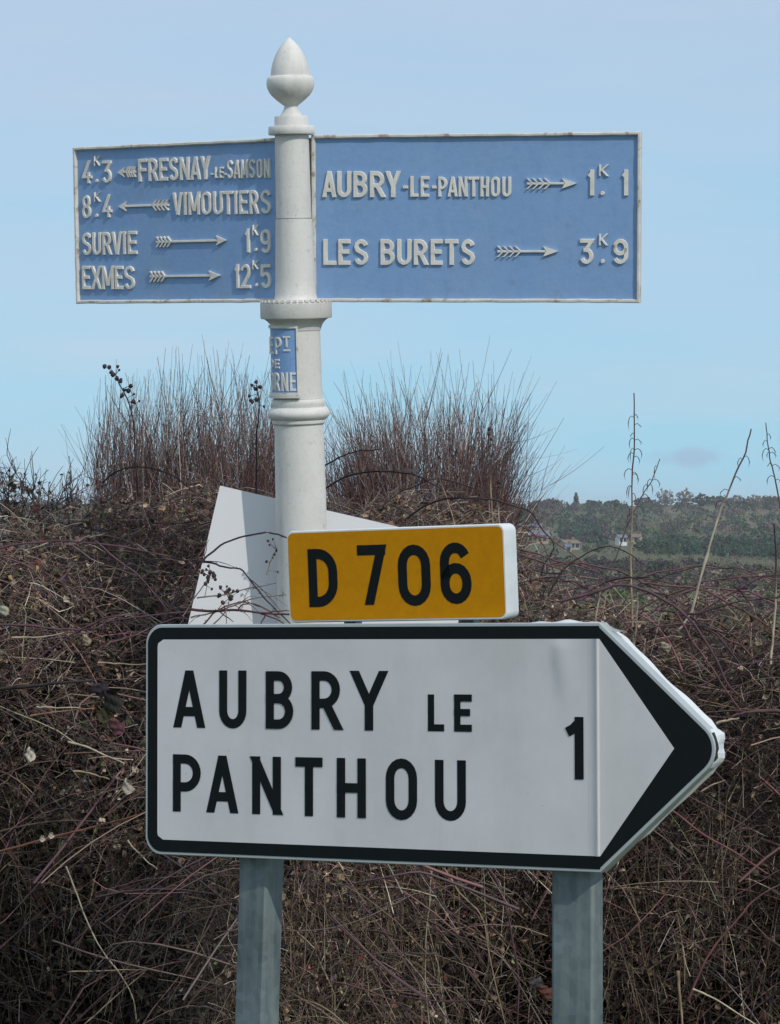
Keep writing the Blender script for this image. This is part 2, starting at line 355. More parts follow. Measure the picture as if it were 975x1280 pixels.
def palette(n, cols, wts, jit=.25):
    cols = np.array(cols); k = rng.choice(len(cols), n, p=np.array(wts)/sum(wts))
    c = cols[k]*np.exp(rng.normal(0, jit*1.1, (n, 1)))*(1+rng.uniform(-.06, .06, (n, 3)))
    return np.clip(c, .004, .9)
def strands(n, xr, zsel, depth, Lr, rr, dirf, bend, wig, cols, wts, M=7, taper=.3, K=3, jit=.3):
    X = rng.uniform(xr[0], xr[1], n); T = top(X); Z = zsel(X, T, n)
    Y = frontY(X, Z)+depth(n)
    p0 = np.stack([X, Y, Z], -1); dr = dirf(n); dr /= np.linalg.norm(dr, axis=1, keepdims=True)
    Ls = rng.uniform(Lr[0], Lr[1], n)
    s = np.linspace(-.5, .5, M)[None, :, None]
    bd = bend(n)
    side = rng.normal(0, 1, (n, 3)); ph = rng.uniform(0, 6.28, (n, 1, 1)); fr = rng.uniform(3, 9, (n, 1, 1))
    pts = p0[:, None, :]+dr[:, None, :]*s*Ls[:, None, None]+bd[:, None, :]*(s**2)*Ls[:, None, None]+side[:, None, :]*np.sin(s*fr+ph)*wig*Ls[:, None, None]
    ra = rng.uniform(rr[0], rr[1], (n, 1))*(1-(1-taper)*np.linspace(0, 1, M)[None, :])
    v, f = tubes(pts, ra, K)
    c = palette(n, cols, wts, jit)
    return v, f, np.repeat(c, M*K, 0)
def merge(lst):
    V = []; Fc = []; C = []; o = 0
    for v, f, c in lst:
        V.append(v); Fc.append(f+o); C.append(c); o += len(v)
    return np.concatenate(V), np.concatenate(Fc), np.concatenate(C)
BR = [(.115, .062, .066), (.075, .052, .052), (.15, .095, .078), (.20, .145, .105), (.32, .265, .20), (.026, .022, .022), (.25, .215, .20)]
def upper(X, T, n): return T-rng.beta(1.0, 2.2, n)*1.3+.015
def anyz(X, T, n): return rng.beta(1.55, 1.0, n)*(T-.03)
def lowz(X, T, n): return rng.uniform(0.0, .85, n)
def shell(n): return rng.gamma(1.3, .11, n)-.06
def iso(n): return rng.normal(0, 1, (n, 3))*np.array([1, .6, .75])
def horiz(n): return np.stack([rng.choice([-1, 1], n)*rng.uniform(.5, 1, n), rng.normal(0, .3, n), rng.normal(-.05, .38, n)], -1)
def vert(n): return np.stack([rng.normal(0, .3, n), rng.normal(0, .2, n), np.ones(n)], -1)
def droop(k): return lambda n: np.stack([np.zeros(n), rng.normal(0, .15, n), -rng.uniform(.2, 1, n)*k], -1)
CORE = (-1.9, 1.9)
parts = []
for xr, sc_ in ((CORE, 1.0), ((-.5, .1), .12), ((-5, -1.9), .35), ((1.9, 5), .35)):
    parts.append(strands(int(420*sc_), xr, lambda X, T, n: rng.beta(1.3, 1.0, n)*(T-.17), shell, (.25, .9), (.0014, .0032), horiz, droop(1.3), .05, BR, [5, 4, 4, 2, .5, 3, .7], M=12))
    parts.append(strands(int(110*sc_), xr, lambda X, T, n: rng.uniform(.1, 1, n)*(T-.22), lambda n: rng.gamma(1.2, .06, n)-.07, (.6, 1.3), (.0026, .0044), horiz, droop(1.5), .05, [(.10, .05, .062), (.15, .07, .07), (.05, .03, .035), (.17, .12, .10)], [4, 3, 3, 1], M=14, K=4))
    parts.append(strands(int(650*sc_), xr, lambda X, T, n: upper(X, T, n)-.10, shell, (.2, .7), (.0011, .0026), horiz, droop(1.2), .05, BR, [5, 4, 4, 2, .5, 3, .7], M=10))
K_ = 60; Xc = rng.uniform(.3, 1.6, K_); Zc = top(Xc)+rng.uniform(-.12, .06, K_); Wc = rng.uniform(.12, .4, K_)*rng.choice([-1, 1], K_); Hc = rng.uniform(.05, .16, K_)
sA = np.linspace(-1, 1, 14)[None]; xa = Xc[:, None]+Wc[:, None]*sA*.9; za = Zc[:, None]+Hc[:, None]*(.35-sA**2)-np.maximum(sA, 0)**3*Hc[:, None]*1.2+rng.normal(0, .003, (K_, 14)); ya = (frontY(Xc, Zc)+rng.uniform(-.08, .2, K_))[:, None]+.05*sA*rng.normal(0, 1, (K_, 1))
vA, fA = tubes(np.stack([xa, ya, za], -1), rng.uniform(.0016, .0034, (K_, 1))*(1-.6*np.linspace(0, 1, 14)[None]), 4)
parts.append((vA, fA, np.repeat(palette(K_, [(.10, .045, .055), (.13, .06, .065), (.05, .03, .035)], [3, 3, 2], .3), 14*4, 0)))
o = obj('bramble_thicket', *merge(parts)[:2], M_STEM, cols=merge(parts)[2], origin=(0, 8, 0)); setp(o, 'tangled mass of purplish brown bramble canes forming the hedge behind the signs', 'brambles', kind='stuff')
parts = []
for xr, sc_ in ((CORE, 1.0), ((-.5, .1), .2), ((-5, -1.9), .3), ((1.9, 5), .3)):
    parts.append(strands(int(17000*sc_), xr, anyz, shell, (.03, .16), (.0006, .0017), iso, droop(.7), .12, BR, [4, 4, 3, 4, 1.6, 5, 1.8], M=6, jit=.42))
    parts.append(strands(int(12000*sc_), xr, upper, lambda n: rng.gamma(1.2, .12, n)-.08, (.03, .15), (.0006, .0015), iso, droop(.7), .12, BR, [4, 3, 3, 4, 5, 2, 5], M=6, jit=.42))
o = obj('fine_twigs', *merge(parts)[:2], M_STEM, cols=merge(parts)[2], origin=(0, 8, 0)); setp(o, 'fine brown dead twigs filling the hedge', 'twigs', kind='stuff')
GR = [(.26, .205, .135), (.16, .12, .08), (.09, .065, .045), (.46, .40, .31), (.08, .05, .038)]
parts = []
for xr, sc_ in ((CORE, 1.0), ((-.5, .1), .2), ((-5, -1.9), .3), ((1.9, 5), .3)):
    parts.append(strands(int(2300*sc_), xr, lowz, lambda n: rng.gamma(1.6, .10, n)-.12, (.08, .5), (.0005, .0014), lambda n: np.where(rng.random((n, 1)) < .72, vert(n), iso(n)), droop(.5), .03, GR, [2.2, 4, 5, 1.0, 4], M=6))
    parts.append(strands(int(1000*sc_), xr, anyz, lambda n: rng.gamma(1.6, .08, n)-.08, (.08, .4), (.0006, .0016), iso, droop(.4), .02, GR, [2, 3, 3, .8, 2], M=6))
o = obj('dry_grass', *merge(parts)[:2], M_STEM, cols=merge(parts)[2], origin=(0, 8, 0)); setp(o, 'straw coloured dead grass stems standing along the foot of the hedge', 'dry grass', kind='stuff')

def leaves(p, size, cols, nrm=None):
    n = len(p); a = rng.normal(0, 1, (n, 3)); a /= np.linalg.norm(a, axis=1, keepdims=True)
    b = np.cross(a, rng.normal(0, 1, (n, 3))); b /= np.linalg.norm(b, axis=1, keepdims=True); c = np.cross(a, b)
    s = size[:, None]; wd = rng.uniform(.25, .5, (n, 1)); cu = rng.uniform(.1, .45, (n, 1))
    v = np.stack([p-a*s*.5, p-a*s*.1+b*s*wd+c*s*cu, p+a*s*.25+b*s*wd*.7+c*s*cu*.6, p+a*s*.5+c*s*rng.uniform(-.2, .2, (n, 1)), p+a*s*.2-b*s*wd*.8+c*s*cu*.9, p-a*s*.15-b*s*wd+c*s*cu*.7], 1)
    i = np.arange(n)[:, None]*6
    f = np.concatenate([i+np.array([[0, 1, 2, 3]]), i+np.array([[0, 3, 4, 5]])], 0)
    return v.reshape(-1, 3), f, np.repeat(cols, 6, 0)
LC = [(.22, .14, .085), (.15, .085, .06), (.28, .20, .135), (.17, .05, .045), (.09, .068, .05), (.36, .30, .23), (.13, .14, .06), (.09, .07, .08)]
parts = []
for xr, n in ((CORE, 30000), ((-.5, .1), 7000), ((-5, -1.9), 7000), ((1.9, 5), 7000)):
    X = rng.uniform(xr[0], xr[1], n); Tt = top(X); Z = Tt-rng.beta(1.0, 1.8, n)*Tt*.98-.01; Y = frontY(X, Z)+rng.gamma(1.5, .10, n)-.03
    parts.append(leaves(np.stack([X, Y, Z], -1), rng.uniform(.007, .024, n), palette(n, LC, [4, 4, 3, .9, 5, 1.2, 3, 2.2], .45)))
o = obj('dead_leaves', *merge(parts)[:2], M_LEAF, cols=merge(parts)[2], origin=(0, 8, 0)); setp(o, 'curled brown and dull red dead leaves caught in the bramble hedge', 'dead leaves', kind='stuff')

# ------------------------------------------------------------------ bushes rising behind the hedge
def bush(name, label, xr, base, n, tipf, col, wt, Y0, group, fine):
    b0 = P(base[0], base[1], Y0); t = empty(name, (b0.x, b0.y, 0.0), label, 'shrub', group)
    M_ = 12
    px = rng.uniform(xr[0], xr[1], n); bx_, tx, ty = tipf(px, n)
    Y = Y0+rng.normal(0, .18, n)
    z0 = 1.0
    A = np.stack([(bx_-CX)/F*Y, Y, np.full(n, z0)], -1)
    B = np.stack([(tx-CX)/F*Y, Y+rng.normal(0, .12, n), CH+(CY-ty)/F*Y], -1)
    s = np.linspace(0, 1, M_)[None, :, None]
    out = (B-A)*np.array([1, 1, 0]); 
    pts = A[:, None]+(B-A)[:, None]*s+out[:, None]*(s**2-s)*rng.uniform(.1, 1.1, (n, 1, 1))+rng.normal(0, .013, (n, 1, 3))*np.sin(s*rng.uniform(3, 12, (n, 1, 1)))+rng.normal(0, .022, (n, 1, 1))*np.array([1, .5, 0])*(s*s)
    ra = rng.uniform(.0012, .0030, (n, 1))*(1-.75*np.linspace(0, 1, M_)[None])
    v, f = tubes(pts, ra, 3); c = np.repeat(palette(n, col, wt, .3), M_*3, 0)
    # side shoots
    k = fine; i = rng.integers(0, n, k); j = np.minimum(M_-3, (2+rng.beta(1.8, 2.2, k)*(M_-3)).astype(int)); S = pts[i, j]+rng.normal(0, .035, (k, 3))*(rng.random((k, 1)) < .6)
    T = pts[i, j+1]-pts[i, j-1]; T /= np.linalg.norm(T, axis=1, keepdims=True)
    dr = T+rng.normal(0, .42, (k, 3)); dr /= np.linalg.norm(dr, axis=1, keepdims=True)
    ln = rng.uniform(.04, .2, k); s5 = np.linspace(0, 1, 5)[None, :, None]
    p2 = S[:, None]+dr[:, None]*s5*ln[:, None, None]+T[:, None]*s5**2*ln[:, None, None]*.35
    v2, f2 = tubes(p2, rng.uniform(.0006, .0014, (k, 1))*(1-.6*np.linspace(0, 1, 5)[None]), 3)
    zz = (S[:, 2]-1.68)/.22; pc = palette(k, col, wt, .3); rb = palette(k, [(.13, .065, .058), (.075, .045, .045), (.17, .11, .09)], [3, 3, 1], .35); m_ = (zz+rng.normal(0, .5, k) < .2)[:, None]; c2 = np.repeat(np.where(m_, rb, pc), 15, 0)
    V, Fc, C = merge([(v, f, c), (v2, f2, c2)])
    o = obj('twigs', V, Fc, M_STEM, t, cols=C); o['kind'] = 'stuff'
    return t
SH = [(.20, .165, .15), (.14, .10, .095), (.16, .09, .08), (.33, .29, .26), (.06, .045, .045)]
def tip_left(px, n):
    body = np.interp(px, [95, 115, 140, 200, 260, 300, 345, 380], [560, 520, 530, 535, 520, 525, 535, 560])
    env = np.interp(px, [95, 105, 130, 200, 260, 300, 345, 380], [500, 455, 460, 465, 428, 440, 470, 520])
    q = rng.random(n)
    ty = np.where(q < .42, env+rng.beta(1.0, 1.6, n)*(body-env), body+rng.gamma(1.2, 22, n)-12)
    ty = np.minimum(ty, 612)
    return px+rng.normal(0, 12, n)+(225-px)*.05, px+rng.normal(0, 5, n), ty
bush('shrub', 'dense bare shrub of upright grey brown shoots left of the white post', (134, 372), (235, 900), 280, tip_left, SH, [4, 4, 2, 2, 2.5], 8.9, 'bare shrubs above the hedge', 11000)
MT = [(430, 498), (475, 448), (412, 478), (455, 445), (500, 462), (545, 440), (560, 470), (575, 440), (592, 452), (520, 455), (650, 445), (640, 470), (676, 490), (615, 480), (690, 545), (705, 556), (684, 572), (655, 520), (665, 530), (535, 480), (605, 500), (440, 520), (420, 540), (488, 488)]
def tip_mid(px, n):
    body = np.interp(px, [380, 420, 470, 540, 600, 640, 670], [585, 555, 530, 512, 528, 560, 605])
    ty = np.minimum(body+rng.gamma(1.2, 24, n)-14, 625); tx = px+rng.normal(0, 7, n)+0.0
    tx = np.where(rng.random(n) < .3, tx+(px-530)*.08, tx); m = rng.random(n) < .3; ty = np.where(m, ty-rng.uniform(8, 38, n), ty)
    k = len(MT); tx[:k] = [a for a, _ in MT]; ty[:k] = [b for _, b in MT]
    bx_ = 530+(tx-530)*np.where(np.arange(n) < k, .18, .55)+rng.normal(0, 8, n)
    return bx_, tx, ty
bush('shrub', 'rounded bare shrub with fine shoots fanning out above the amber number sign', (388, 645), (530, 900), 205, tip_mid, SH, [5, 3.5, 2, 2, 1.5], 9.1, 'bare shrubs above the hedge', 11000)
# low thorny shrub, far left
def thorn(name, label, seeds, Y0, group):
    b0 = P(seeds[0][0], seeds[0][1], Y0); t = empty(name, (b0.x, b0.y, 0), label, 'shrub', group)
    V = []
    segs = []
    def grow(p, dr, ln, ra, dep):
        n = 6; pts = [np.array(p)]
        for i in range(n-1):
            dr = dr+rng.normal(0, .10, 3); dr /= np.linalg.norm(dr); pts.append(pts[-1]+dr*ln/(n-1))
        segs.append((np.array(pts), ra))
        if dep > 0:
            for k in range(rng.integers(3, 6)):
                j = rng.integers(1, n); q = pts[j]; nd = dr+rng.normal(0, .5, 3)*np.array([1, .6, .3])+np.array([0, 0, .25]); nd /= np.linalg.norm(nd)
                grow(q, nd, ln*rng.uniform(.4, .85), ra*.6, dep-1)
    for (x0, y0, dx, dy, ln) in seeds:
        grow(P(x0, y0, Y0), np.array([dx, rng.normal(0, .15), dy]), ln, .0032, 2)
    pts = np.array([s for s, _ in segs]); ra = np.array([[r]*6 for _, r in segs])*(1-.5*np.linspace(0, 1, 6)[None])
    v, f = tubes(pts, ra, 4)
    obj('twigs', v, f, M_STEM, t, cols=np.repeat(palette(len(segs), [(.13, .10, .10), (.09, .06, .06), (.19, .16, .15)], [3, 3, 1.5]), 24, 0))['kind'] = 'stuff'
    pp = pts[:, -1]; m = rng.random(len(pp)) < .3
    q = pp[m]+rng.normal(0, .004, (m.sum(), 3)); v, f, c = leaves(q, rng.uniform(.008, .018, len(q)), palette(len(q), [(.05, .035, .035), (.1, .06, .05)], [1, 1]))
    obj('withered_buds', v, f, M_LEAF, t, cols=c)['kind'] = 'stuff'
thorn('shrub', 'low forked thorny shrub against the sky at the far left', [(-5, 690, .0, 1, .14), (22, 690, -.2, 1, .15), (60, 690, -.45, 1, .18), (75, 690, .1, 1, .12), (95, 690, -.15, 1, .12), (110, 680, .1, 1, .11), (40, 690, .25, 1, .13), (-30, 690, 0, 1, .12), (8, 680, .3, 1, .12), (50, 690, 0, 1, .13)], 8.0, 'bare shrubs above the hedge')

# ------------------------------------------------------------------ single canes, stalks and leaves
RED = (.13, .06, .062); DRK = (.035, .022, .025); BRN = (.15, .075, .05); PAL = (.44, .38, .29); TAN = (.33, .25, .16); PUR = (.09, .045, .06); GRY = (.17, .14, .13)
def cane(name, label, cat, ctrl, Y, rpx, col, group=None, thorns=0, hooks=0, col2=None, berries=None, fork=0, Y2=None):
    n = max(10, 4*len(ctrl))
    Ys = np.linspace(Y, Y2 if Y2 else Y, len(ctrl))
    pts = spline([P(x, y, yy) for (x, y), yy in zip(ctrl, Ys)], n)
    nz_ = np.cumsum(rng.normal(0, .0009, (n, 3)), 0); pts = pts+nz_
    r = rpx*Y/F*(.8 if cat == 'dry grass' else .9)
    ra = r*(1-.45*np.linspace(0, 1, n))[None]
    v, f = tubes(pts[None], ra, 6)
    cc = np.array(col)[None]*np.ones((n, 1)); 
    if col2 is not None: k = np.clip((np.linspace(0, 1, n)-.45)/.2, 0, 1)[:, None]; cc = cc*(1-k)+np.array(col2)*k
    cc = cc*rng.uniform(.6, 1.15, (n, 1))*(.85 if cat == 'dry grass' else 1.0); C = np.repeat(cc, 6, 0)
    lst = [(v, f, C)]
    if thorns:
        for k in range(thorns):
            j = rng.integers(1, n-1); t = pts[j+1]-pts[j-1]; t /= np.linalg.norm(t); a = np.cross(t, rng.normal(0, 1, 3)); a /= np.linalg.norm(a)
            ln = .006; q = np.array([pts[j], pts[j]+a*ln*.6-t*.001, pts[j]+a*ln-t*.003])
            v, f = tubes(q[None], np.array([[.0014, .0008, .0002]]), 4); lst.append((v, f, np.ones((12, 3))*np.array(col)*.8))
    if fork:
        for k in range(fork):
            j = rng.integers(2, n-1); t = pts[j]-pts[j-1]; t /= np.linalg.norm(t)+1e-9
            nd = t+rng.normal(0, .7, 3)*np.array([1, .5, 1]); nd /= np.linalg.norm(nd); ln = rng.uniform(.03, .11)
            q = np.array([pts[j]+nd*ln*s+np.array([0, 0, -.02])*s*s for s in np.linspace(0, 1, 5)])+rng.normal(0, .0012, (5, 3))
            v, f = tubes(q[None], (r*.5*(1-.6*np.linspace(0, 1, 5)))[None], 4); lst.append((v, f, np.ones((20, 3))*np.array(col)))
    V, Fc, C = merge(lst)
    if not hooks and not berries:
        o = obj(name, V, Fc, M_STEM, cols=C, smooth=True); setp(o, label, cat, group); return o
    t = empty(name, tuple(pts[0]), label, cat, group)
    obj('stem', V, Fc, M_STEM, t, cols=C, smooth=True)
    if hooks:
        lst = []
        L0 = np.linalg.norm(pts[-1]-pts[0])
        for k in range(hooks):
            s = .45+.53*((k//2)+.5*rng.random())/(hooks/2); j = min(n-1, int(s*(n-1))); b0 = pts[j]; sg = 1 if k % 2 else -1
            w_ = rng.uniform(.006, .019)*(1.35-s*.5); h_ = rng.uniform(.006, .034); b0 = b0+(pts[max(j-1, 0)]-b0)*rng.random()
            yo = rng.uniform(-.01, .01)
            q = np.array([b0, b0+np.array([sg*w_*.55, yo*.6, .004]), b0+np.array([sg*w_*.95, yo, -.002]), b0+np.array([sg*w_*1.15, yo, -h_*.5]), b0+np.array([sg*w_*1.0, yo, -h_])])
            v, f = tubes(q[None], np.array([[.0009, .0009, .001, .0011, .0005]]), 4)
            lst.append((v, f, np.ones((20, 3))*np.array(DRK)*rng.uniform(1, 2.2)))
        V, Fc, C = merge(lst); obj('seed_pods', V, Fc, M_STEM, t, cols=C, smooth=True)['kind'] = 'stuff'
    if berries:
        lst = []
        for (bx_, by, br) in berries:
            c0 = np.array(P(bx_, by, Y)); rr_ = br*Y/F
            u = np.array([[math.sin(a)*math.cos(b), math.sin(a)*math.sin(b), math.cos(a)] for a in (0.01, .9, 1.8, 2.6, 3.13) for b in np.arange(6)*math.pi/3])
            vv = c0+u*rr_*rng.uniform(.75, 1.2, (30, 1)); id_ = np.arange(30).reshape(5, 6)
            f = np.stack([id_[:-1], np.roll(id_[:-1], -1, 1), np.roll(id_[1:], -1, 1), id_[1:]], -1).reshape(-1, 4)
            lst.append((vv, f, np.ones((30, 3))*np.array((.045, .03, .033))*rng.uniform(.7, 1.5)))
            j = np.argmin(np.linalg.norm(pts-c0, axis=1)); q = np.linspace(pts[j], c0, 4)
            v, f = tubes(q[None], np.full((1, 4), .0007), 4); lst.append((v, f, np.ones((16, 3))*np.array(col)))
        V, Fc, C = merge(lst); obj('withered_berries', V, Fc, M_LEAF, t, cols=C)['kind'] = 'stuff'
    return t
CG = 'bramble canes arching out of the hedge'; SG = 'tall dry seed stalks'; GG = 'pale dead grass stems'
cn = lambda label, ctrl, Y, r, col, **k: cane('bramble_cane', label, 'bramble', ctrl, Y, r, col, CG, thorns=k.pop('thorns', 10), **k)
cn('arching bramble cane crossing the upper part of the white panel', [(205, 775), (228, 738), (247, 711), (261, 694), (279, 678), (307, 669), (335, 665), (359, 669), (385, 682)], 6.95, 1.9, DRK)
cn('bramble cane sloping down across the middle of the white panel', [(240, 700), (262, 703), (285, 709), (303, 712), (315, 727), (330, 745), (348, 762), (372, 785)], 6.98, 1.6, DRK, fork=3)
cn('thick dark red bramble cane along the foot of the white panel', [(225, 760), (260, 763), (300, 764), (335, 770), (380, 771)], 6.97, 2.4, (.07, .025, .03), fork=5)
cn('short thin bramble twig slanting up over the white panel', [(245, 747), (270, 744), (300, 737), (345, 726)], 7.0, 1.3, GRY, fork=2)
cn('thin bramble twig low across the white panel under the slanting twig', [(238, 772), (270, 765), (305, 752), (340, 742), (362, 741)], 7.02, 1.3, GRY, fork=6)
cn('curved bramble sprig rising from the black sign edge before the white panel', [(250, 785), (268, 765), (285, 755), (300, 752), (325, 756), (350, 768)], 7.0, 1.4, BRN, fork=6)
cn('long wine red bramble cane level with the top of the big sign, far left', [(-10, 781), (40, 780), (82, 783), (115, 784), (143, 774), (200, 765), (240, 762)], 7.2, 2.0, PUR)
cn('bramble cane rising left to right across the wine red one at far left', [(25, 845), (39, 832), (82, 803), (117, 783), (136, 776), (185, 771)], 7.18, 1.7, PUR)
cn('level dark bramble cane high in the hedge at far left', [(-10, 686), (41, 677), (86, 676), (143, 681), (200, 692), (240, 700)], 7.45, 1.8, PUR)
cn('small dark arched cane in front of the left shrub', [(128, 604), (140, 593), (154, 587), (174, 584), (200, 589), (224, 600), (240, 615)], 7.7, 1.5, DRK)
cn('bramble cane sloping down right in the hedge under the left shrub', [(120, 676), (150, 700), (172, 715), (195, 742), (215, 768)], 7.35, 1.7, PUR)
cn('orange brown twig sloping up towards the lower left corner of the big sign', [(-8, 1067), (37, 1056), (75, 1045), (125, 1032), (175, 1017), (215, 1000)], 7.15, 2.0, (.17, .075, .045))
cn('dark arched cane just right of the white post, lower of two', [(398, 622), (406, 611), (431, 597), (461, 590), (508, 591), (535, 603), (554, 617), (575, 632)], 7.6, 1.6, DRK)
cn('dark cane arching over the amber number sign to the valley view', [(505, 650), (532, 631), (560, 623), (591, 623), (621, 626), (646, 634), (661, 638), (675, 659), (690, 683), (678, 706), (673, 722)], 7.5, 1.7, DRK)
cn('thin dark arch inside the middle shrub', [(478, 632), (486, 625), (505, 612), (532, 600), (554, 597), (585, 606), (612, 620), (640, 640)], 7.8, 1.3, DRK)
cn('dark arched cane just right of the white post, upper of two', [(400, 588), (406, 583), (425, 571), (446, 563), (474, 560)], 7.7, 1.5, DRK)
cn('low dark arch standing against the valley right of the amber sign', [(685, 745), (700, 718), (713, 704), (734, 690), (752, 683), (767, 682), (788, 690), (806, 703)], 7.4, 1.4, DRK)
cn('upper of two canes sloping down from the right side of the amber sign', [(640, 684), (675, 694), (701, 703), (724, 710), (750, 717)], 7.4, 1.5, RED)
cn('lower of two canes sloping down from the right side of the amber sign', [(640, 690), (675, 702), (697, 711), (718, 718), (745, 735)], 7.35, 1.5, RED)
cn('thick short dark cane above the arrow shoulder of the big sign', [(757, 727), (771, 723), (788, 721), (812, 722)], 7.3, 2.4, DRK)
cn('big arched bramble cane curving down behind the arrow tip', [(700, 752), (740, 740), (771, 731), (800, 736), (829, 751), (856, 770), (875, 792), (892, 823), (906, 854), (923, 873)], 7.2, 2.6, PUR)
cn('second cane following the big arch down towards the arrow tip', [(845, 765), (858, 790), (872, 812), (890, 838), (905, 862), (925, 890)], 7.25, 2.0, RED)
cn('dark cane rising gently to the right edge above the arrow', [(850, 768), (875, 765), (909, 755), (938, 750), (985, 745)], 7.3, 1.9, DRK)
cn('cane rising to the right edge level with the arrow shoulder', [(870, 858), (882, 854), (918, 837), (940, 832), (985, 824)], 7.3, 1.9, PUR)
cn('thick purple cane reaching in from the right edge beside the arrow tip', [(985, 890), (957, 891), (933, 893), (915, 898)], 7.2, 3.0, PUR)
cn('thin cane running right from the middle of the arrow edge', [(872, 874), (900, 880), (933, 886), (985, 888)], 7.25, 1.4, BRN)
cn('short hooked cane near the right edge above the rising dark cane', [(918, 733), (927, 738), (933, 748), (936, 755)], 7.3, 1.6, DRK)
cn('reddish cane dropping to the right edge through the rising dark cane', [(895, 745), (923, 760), (947, 775), (980, 797)], 7.32, 2.0, RED)
cn('reddish level cane at the hedge crown right of the hooked seed stalk', [(800, 728), (825, 731), (860, 733), (885, 740), (915, 757)], 7.4, 1.9, RED)
cn('red cane sloping down right below the arrow tip', [(825, 1003), (847, 1017), (880, 1042), (915, 1062), (955, 1090)], 7.1, 2.0, (.16, .06, .06))
cn('long red cane rising to the right edge in the lower right corner', [(860, 1250), (867, 1232), (885, 1195), (915, 1157), (945, 1125), (985, 1103)], 7.1, 2.0, (.14, .06, .055))
cn('dark cane from the lower left corner of the view rising behind the left steel post', [(120, 1150), (170, 1180), (230, 1200), (320, 1195), (380, 1230)], 7.25, 1.7, DRK)
cn('wine red cane between the two steel posts near the right one', [(600, 1070), (625, 1110), (640, 1165), (650, 1230), (648, 1300)], 7.2, 2.2, PUR)
cn('red brown cane low between the two steel posts', [(395, 1250), (430, 1253), (470, 1265), (520, 1290)], 7.2, 1.9, BRN)
cn('dark bare branch with a rough end left of the big sign', [(-10, 862), (30, 857), (70, 853), (118, 851)], 7.25, 3.4, (.02, .015, .017), thorns=0)
st = lambda label, ctrl, Y, r, col, **k: cane('seed_stalk', label, 'dry plant', ctrl, Y, r, col, SG, **k)
st('tall straight seed stalk with rows of hooked pods against the sky', [(792, 860), (790, 760), (790, 680), (791, 600), (793, 550), (794, 490)], 7.5, 1.6, TAN, hooks=22, col2=(.06, .035, .035))
st('short leaning seed stalk with drooping pods just right of the straight one', [(757, 740), (778, 678), (800, 625), (815, 600), (826, 573)], 7.6, 1.2, (.12, .09, .08), hooks=9)
st('long leaning seed stalk crossing the far hill near the right edge', [(864, 765), (882, 700), (897, 650), (912, 612), (932, 570), (941, 535)], 7.4, 1.9, PAL, hooks=6, col2=(.10, .06, .055))
st('seed stalk leaning left at the right edge with a small dark tip', [(990, 700), (975, 622), (966, 585), (960, 555), (958, 526)], 7.5, 1.3, (.11, .07, .065), hooks=10)
st('pale bare stalk beside the long leaning one', [(846, 790), (862, 765), (872, 730), (885, 690)], 7.35, 1.7, (.40, .35, .29))
st('pale upright stalk at the right edge over the far fields', [(963, 830), (966, 790), (970, 745), (971, 700), (969, 655)], 7.3, 1.9, PAL, col2=DRK)
st('thin pale upright stalk right of the white post', [(526, 700), (524, 650), (523, 610), (522, 560)], 7.55, 1.2, TAN, col2=GRY)
st('thin pale stalk leaning left above the amber sign', [(575, 690), (567, 650), (556, 615), (546, 588)], 7.55, 1.2, TAN)
st('stalk with a dark ragged seed head above the amber sign', [(618, 700), (617, 650), (614, 605), (613, 570), (612, 536)], 7.55, 1.3, TAN, col2=(.05, .035, .035), berries=[(612, 536, 2.4), (611, 542, 2.4), (614, 549, 2), (613, 557, 1.7)])
st('short stalk with a dark tip beside the amber sign corner', [(627, 700), (626, 650), (625, 625), (624, 603)], 7.55, 1.4, TAN, col2=DRK, berries=[(624, 603, 2.2), (624, 609, 1.9)])
st('thin pale upright stalk behind the arrow shoulder', [(790, 850), (795, 790), (797, 740)], 7.3, 1.5, (.30, .25, .19))
st('short pale stalk standing on the big sign edge right of the amber sign', [(742, 788), (745, 765), (748, 742)], 7.2, 1.6, (.36, .28, .22))
bc = lambda x, y, n, s: [(x+rng.normal(0, s), y+rng.normal(0, s), rng.uniform(1.6, 3.0)) for _ in range(n)]
cn('bramble stem topped by dark withered berries above the left shrub', [(172, 620), (170, 580), (166, 530), (158, 500), (148, 480), (143, 466)], 7.9, 1.4, DRK, berries=bc(141, 465, 7, 4)+bc(150, 475, 5, 3)+bc(163, 486, 6, 3.5)+bc(153, 492, 4, 3)+bc(170, 500, 3, 3), thorns=6)
cn('bramble stem with two dark berry clusters beside the white post', [(322, 660), (321, 600), (321, 550), (325, 513), (323, 495), (322, 483)], 7.7, 1.5, DRK, berries=bc(322, 484, 6, 3)+bc(316, 498, 4, 2.5)+[(330, 508, 1.8)], thorns=6)
cn('berry cluster on a bramble spray in front of the left edge of the white panel', [(228, 770), (243, 748), (258, 728), (264, 716)], 6.93, 1.2, GRY, berries=bc(262, 716, 12, 5)+bc(264, 728, 6, 4), thorns=0)
cn('withered berry spray low on the white panel', [(255, 790), (275, 768), (283, 750), (281, 738)], 6.94, 1.2, GRY, berries=bc(280, 739, 9, 5)+bc(290, 742, 6, 4), thorns=0)
cn('thin twig with shrivelled buds on the shaded part of the white panel', [(333, 720), (337, 705), (342, 695), (346, 687)], 7.14, 1.0, (.2, .15, .12), berries=[(346, 688, 1.9), (343, 693, 1.8), (341, 697, 1.5), (333, 702, 2.0), (335, 676, 1.8), (341, 674, 1.6), (337, 681, 1.4), (348, 715, 1.9)], thorns=0)
gr = lambda label, ctrl, r, col=PAL, Y=7.05: cane('grass_stem', label, 'dry grass', ctrl, Y, r, col, GG)
gr('long pale grass stem curving down right in the lower left corner', [(83, 1083), (92, 1105), (108, 1145), (125, 1182), (150, 1215), (168, 1245), (174, 1272)], 1.5)
gr('bright pale vertical grass stem between the steel posts', [(540, 1085), (536, 1130), (532, 1180), (533, 1230), (537, 1295)], 1.5)
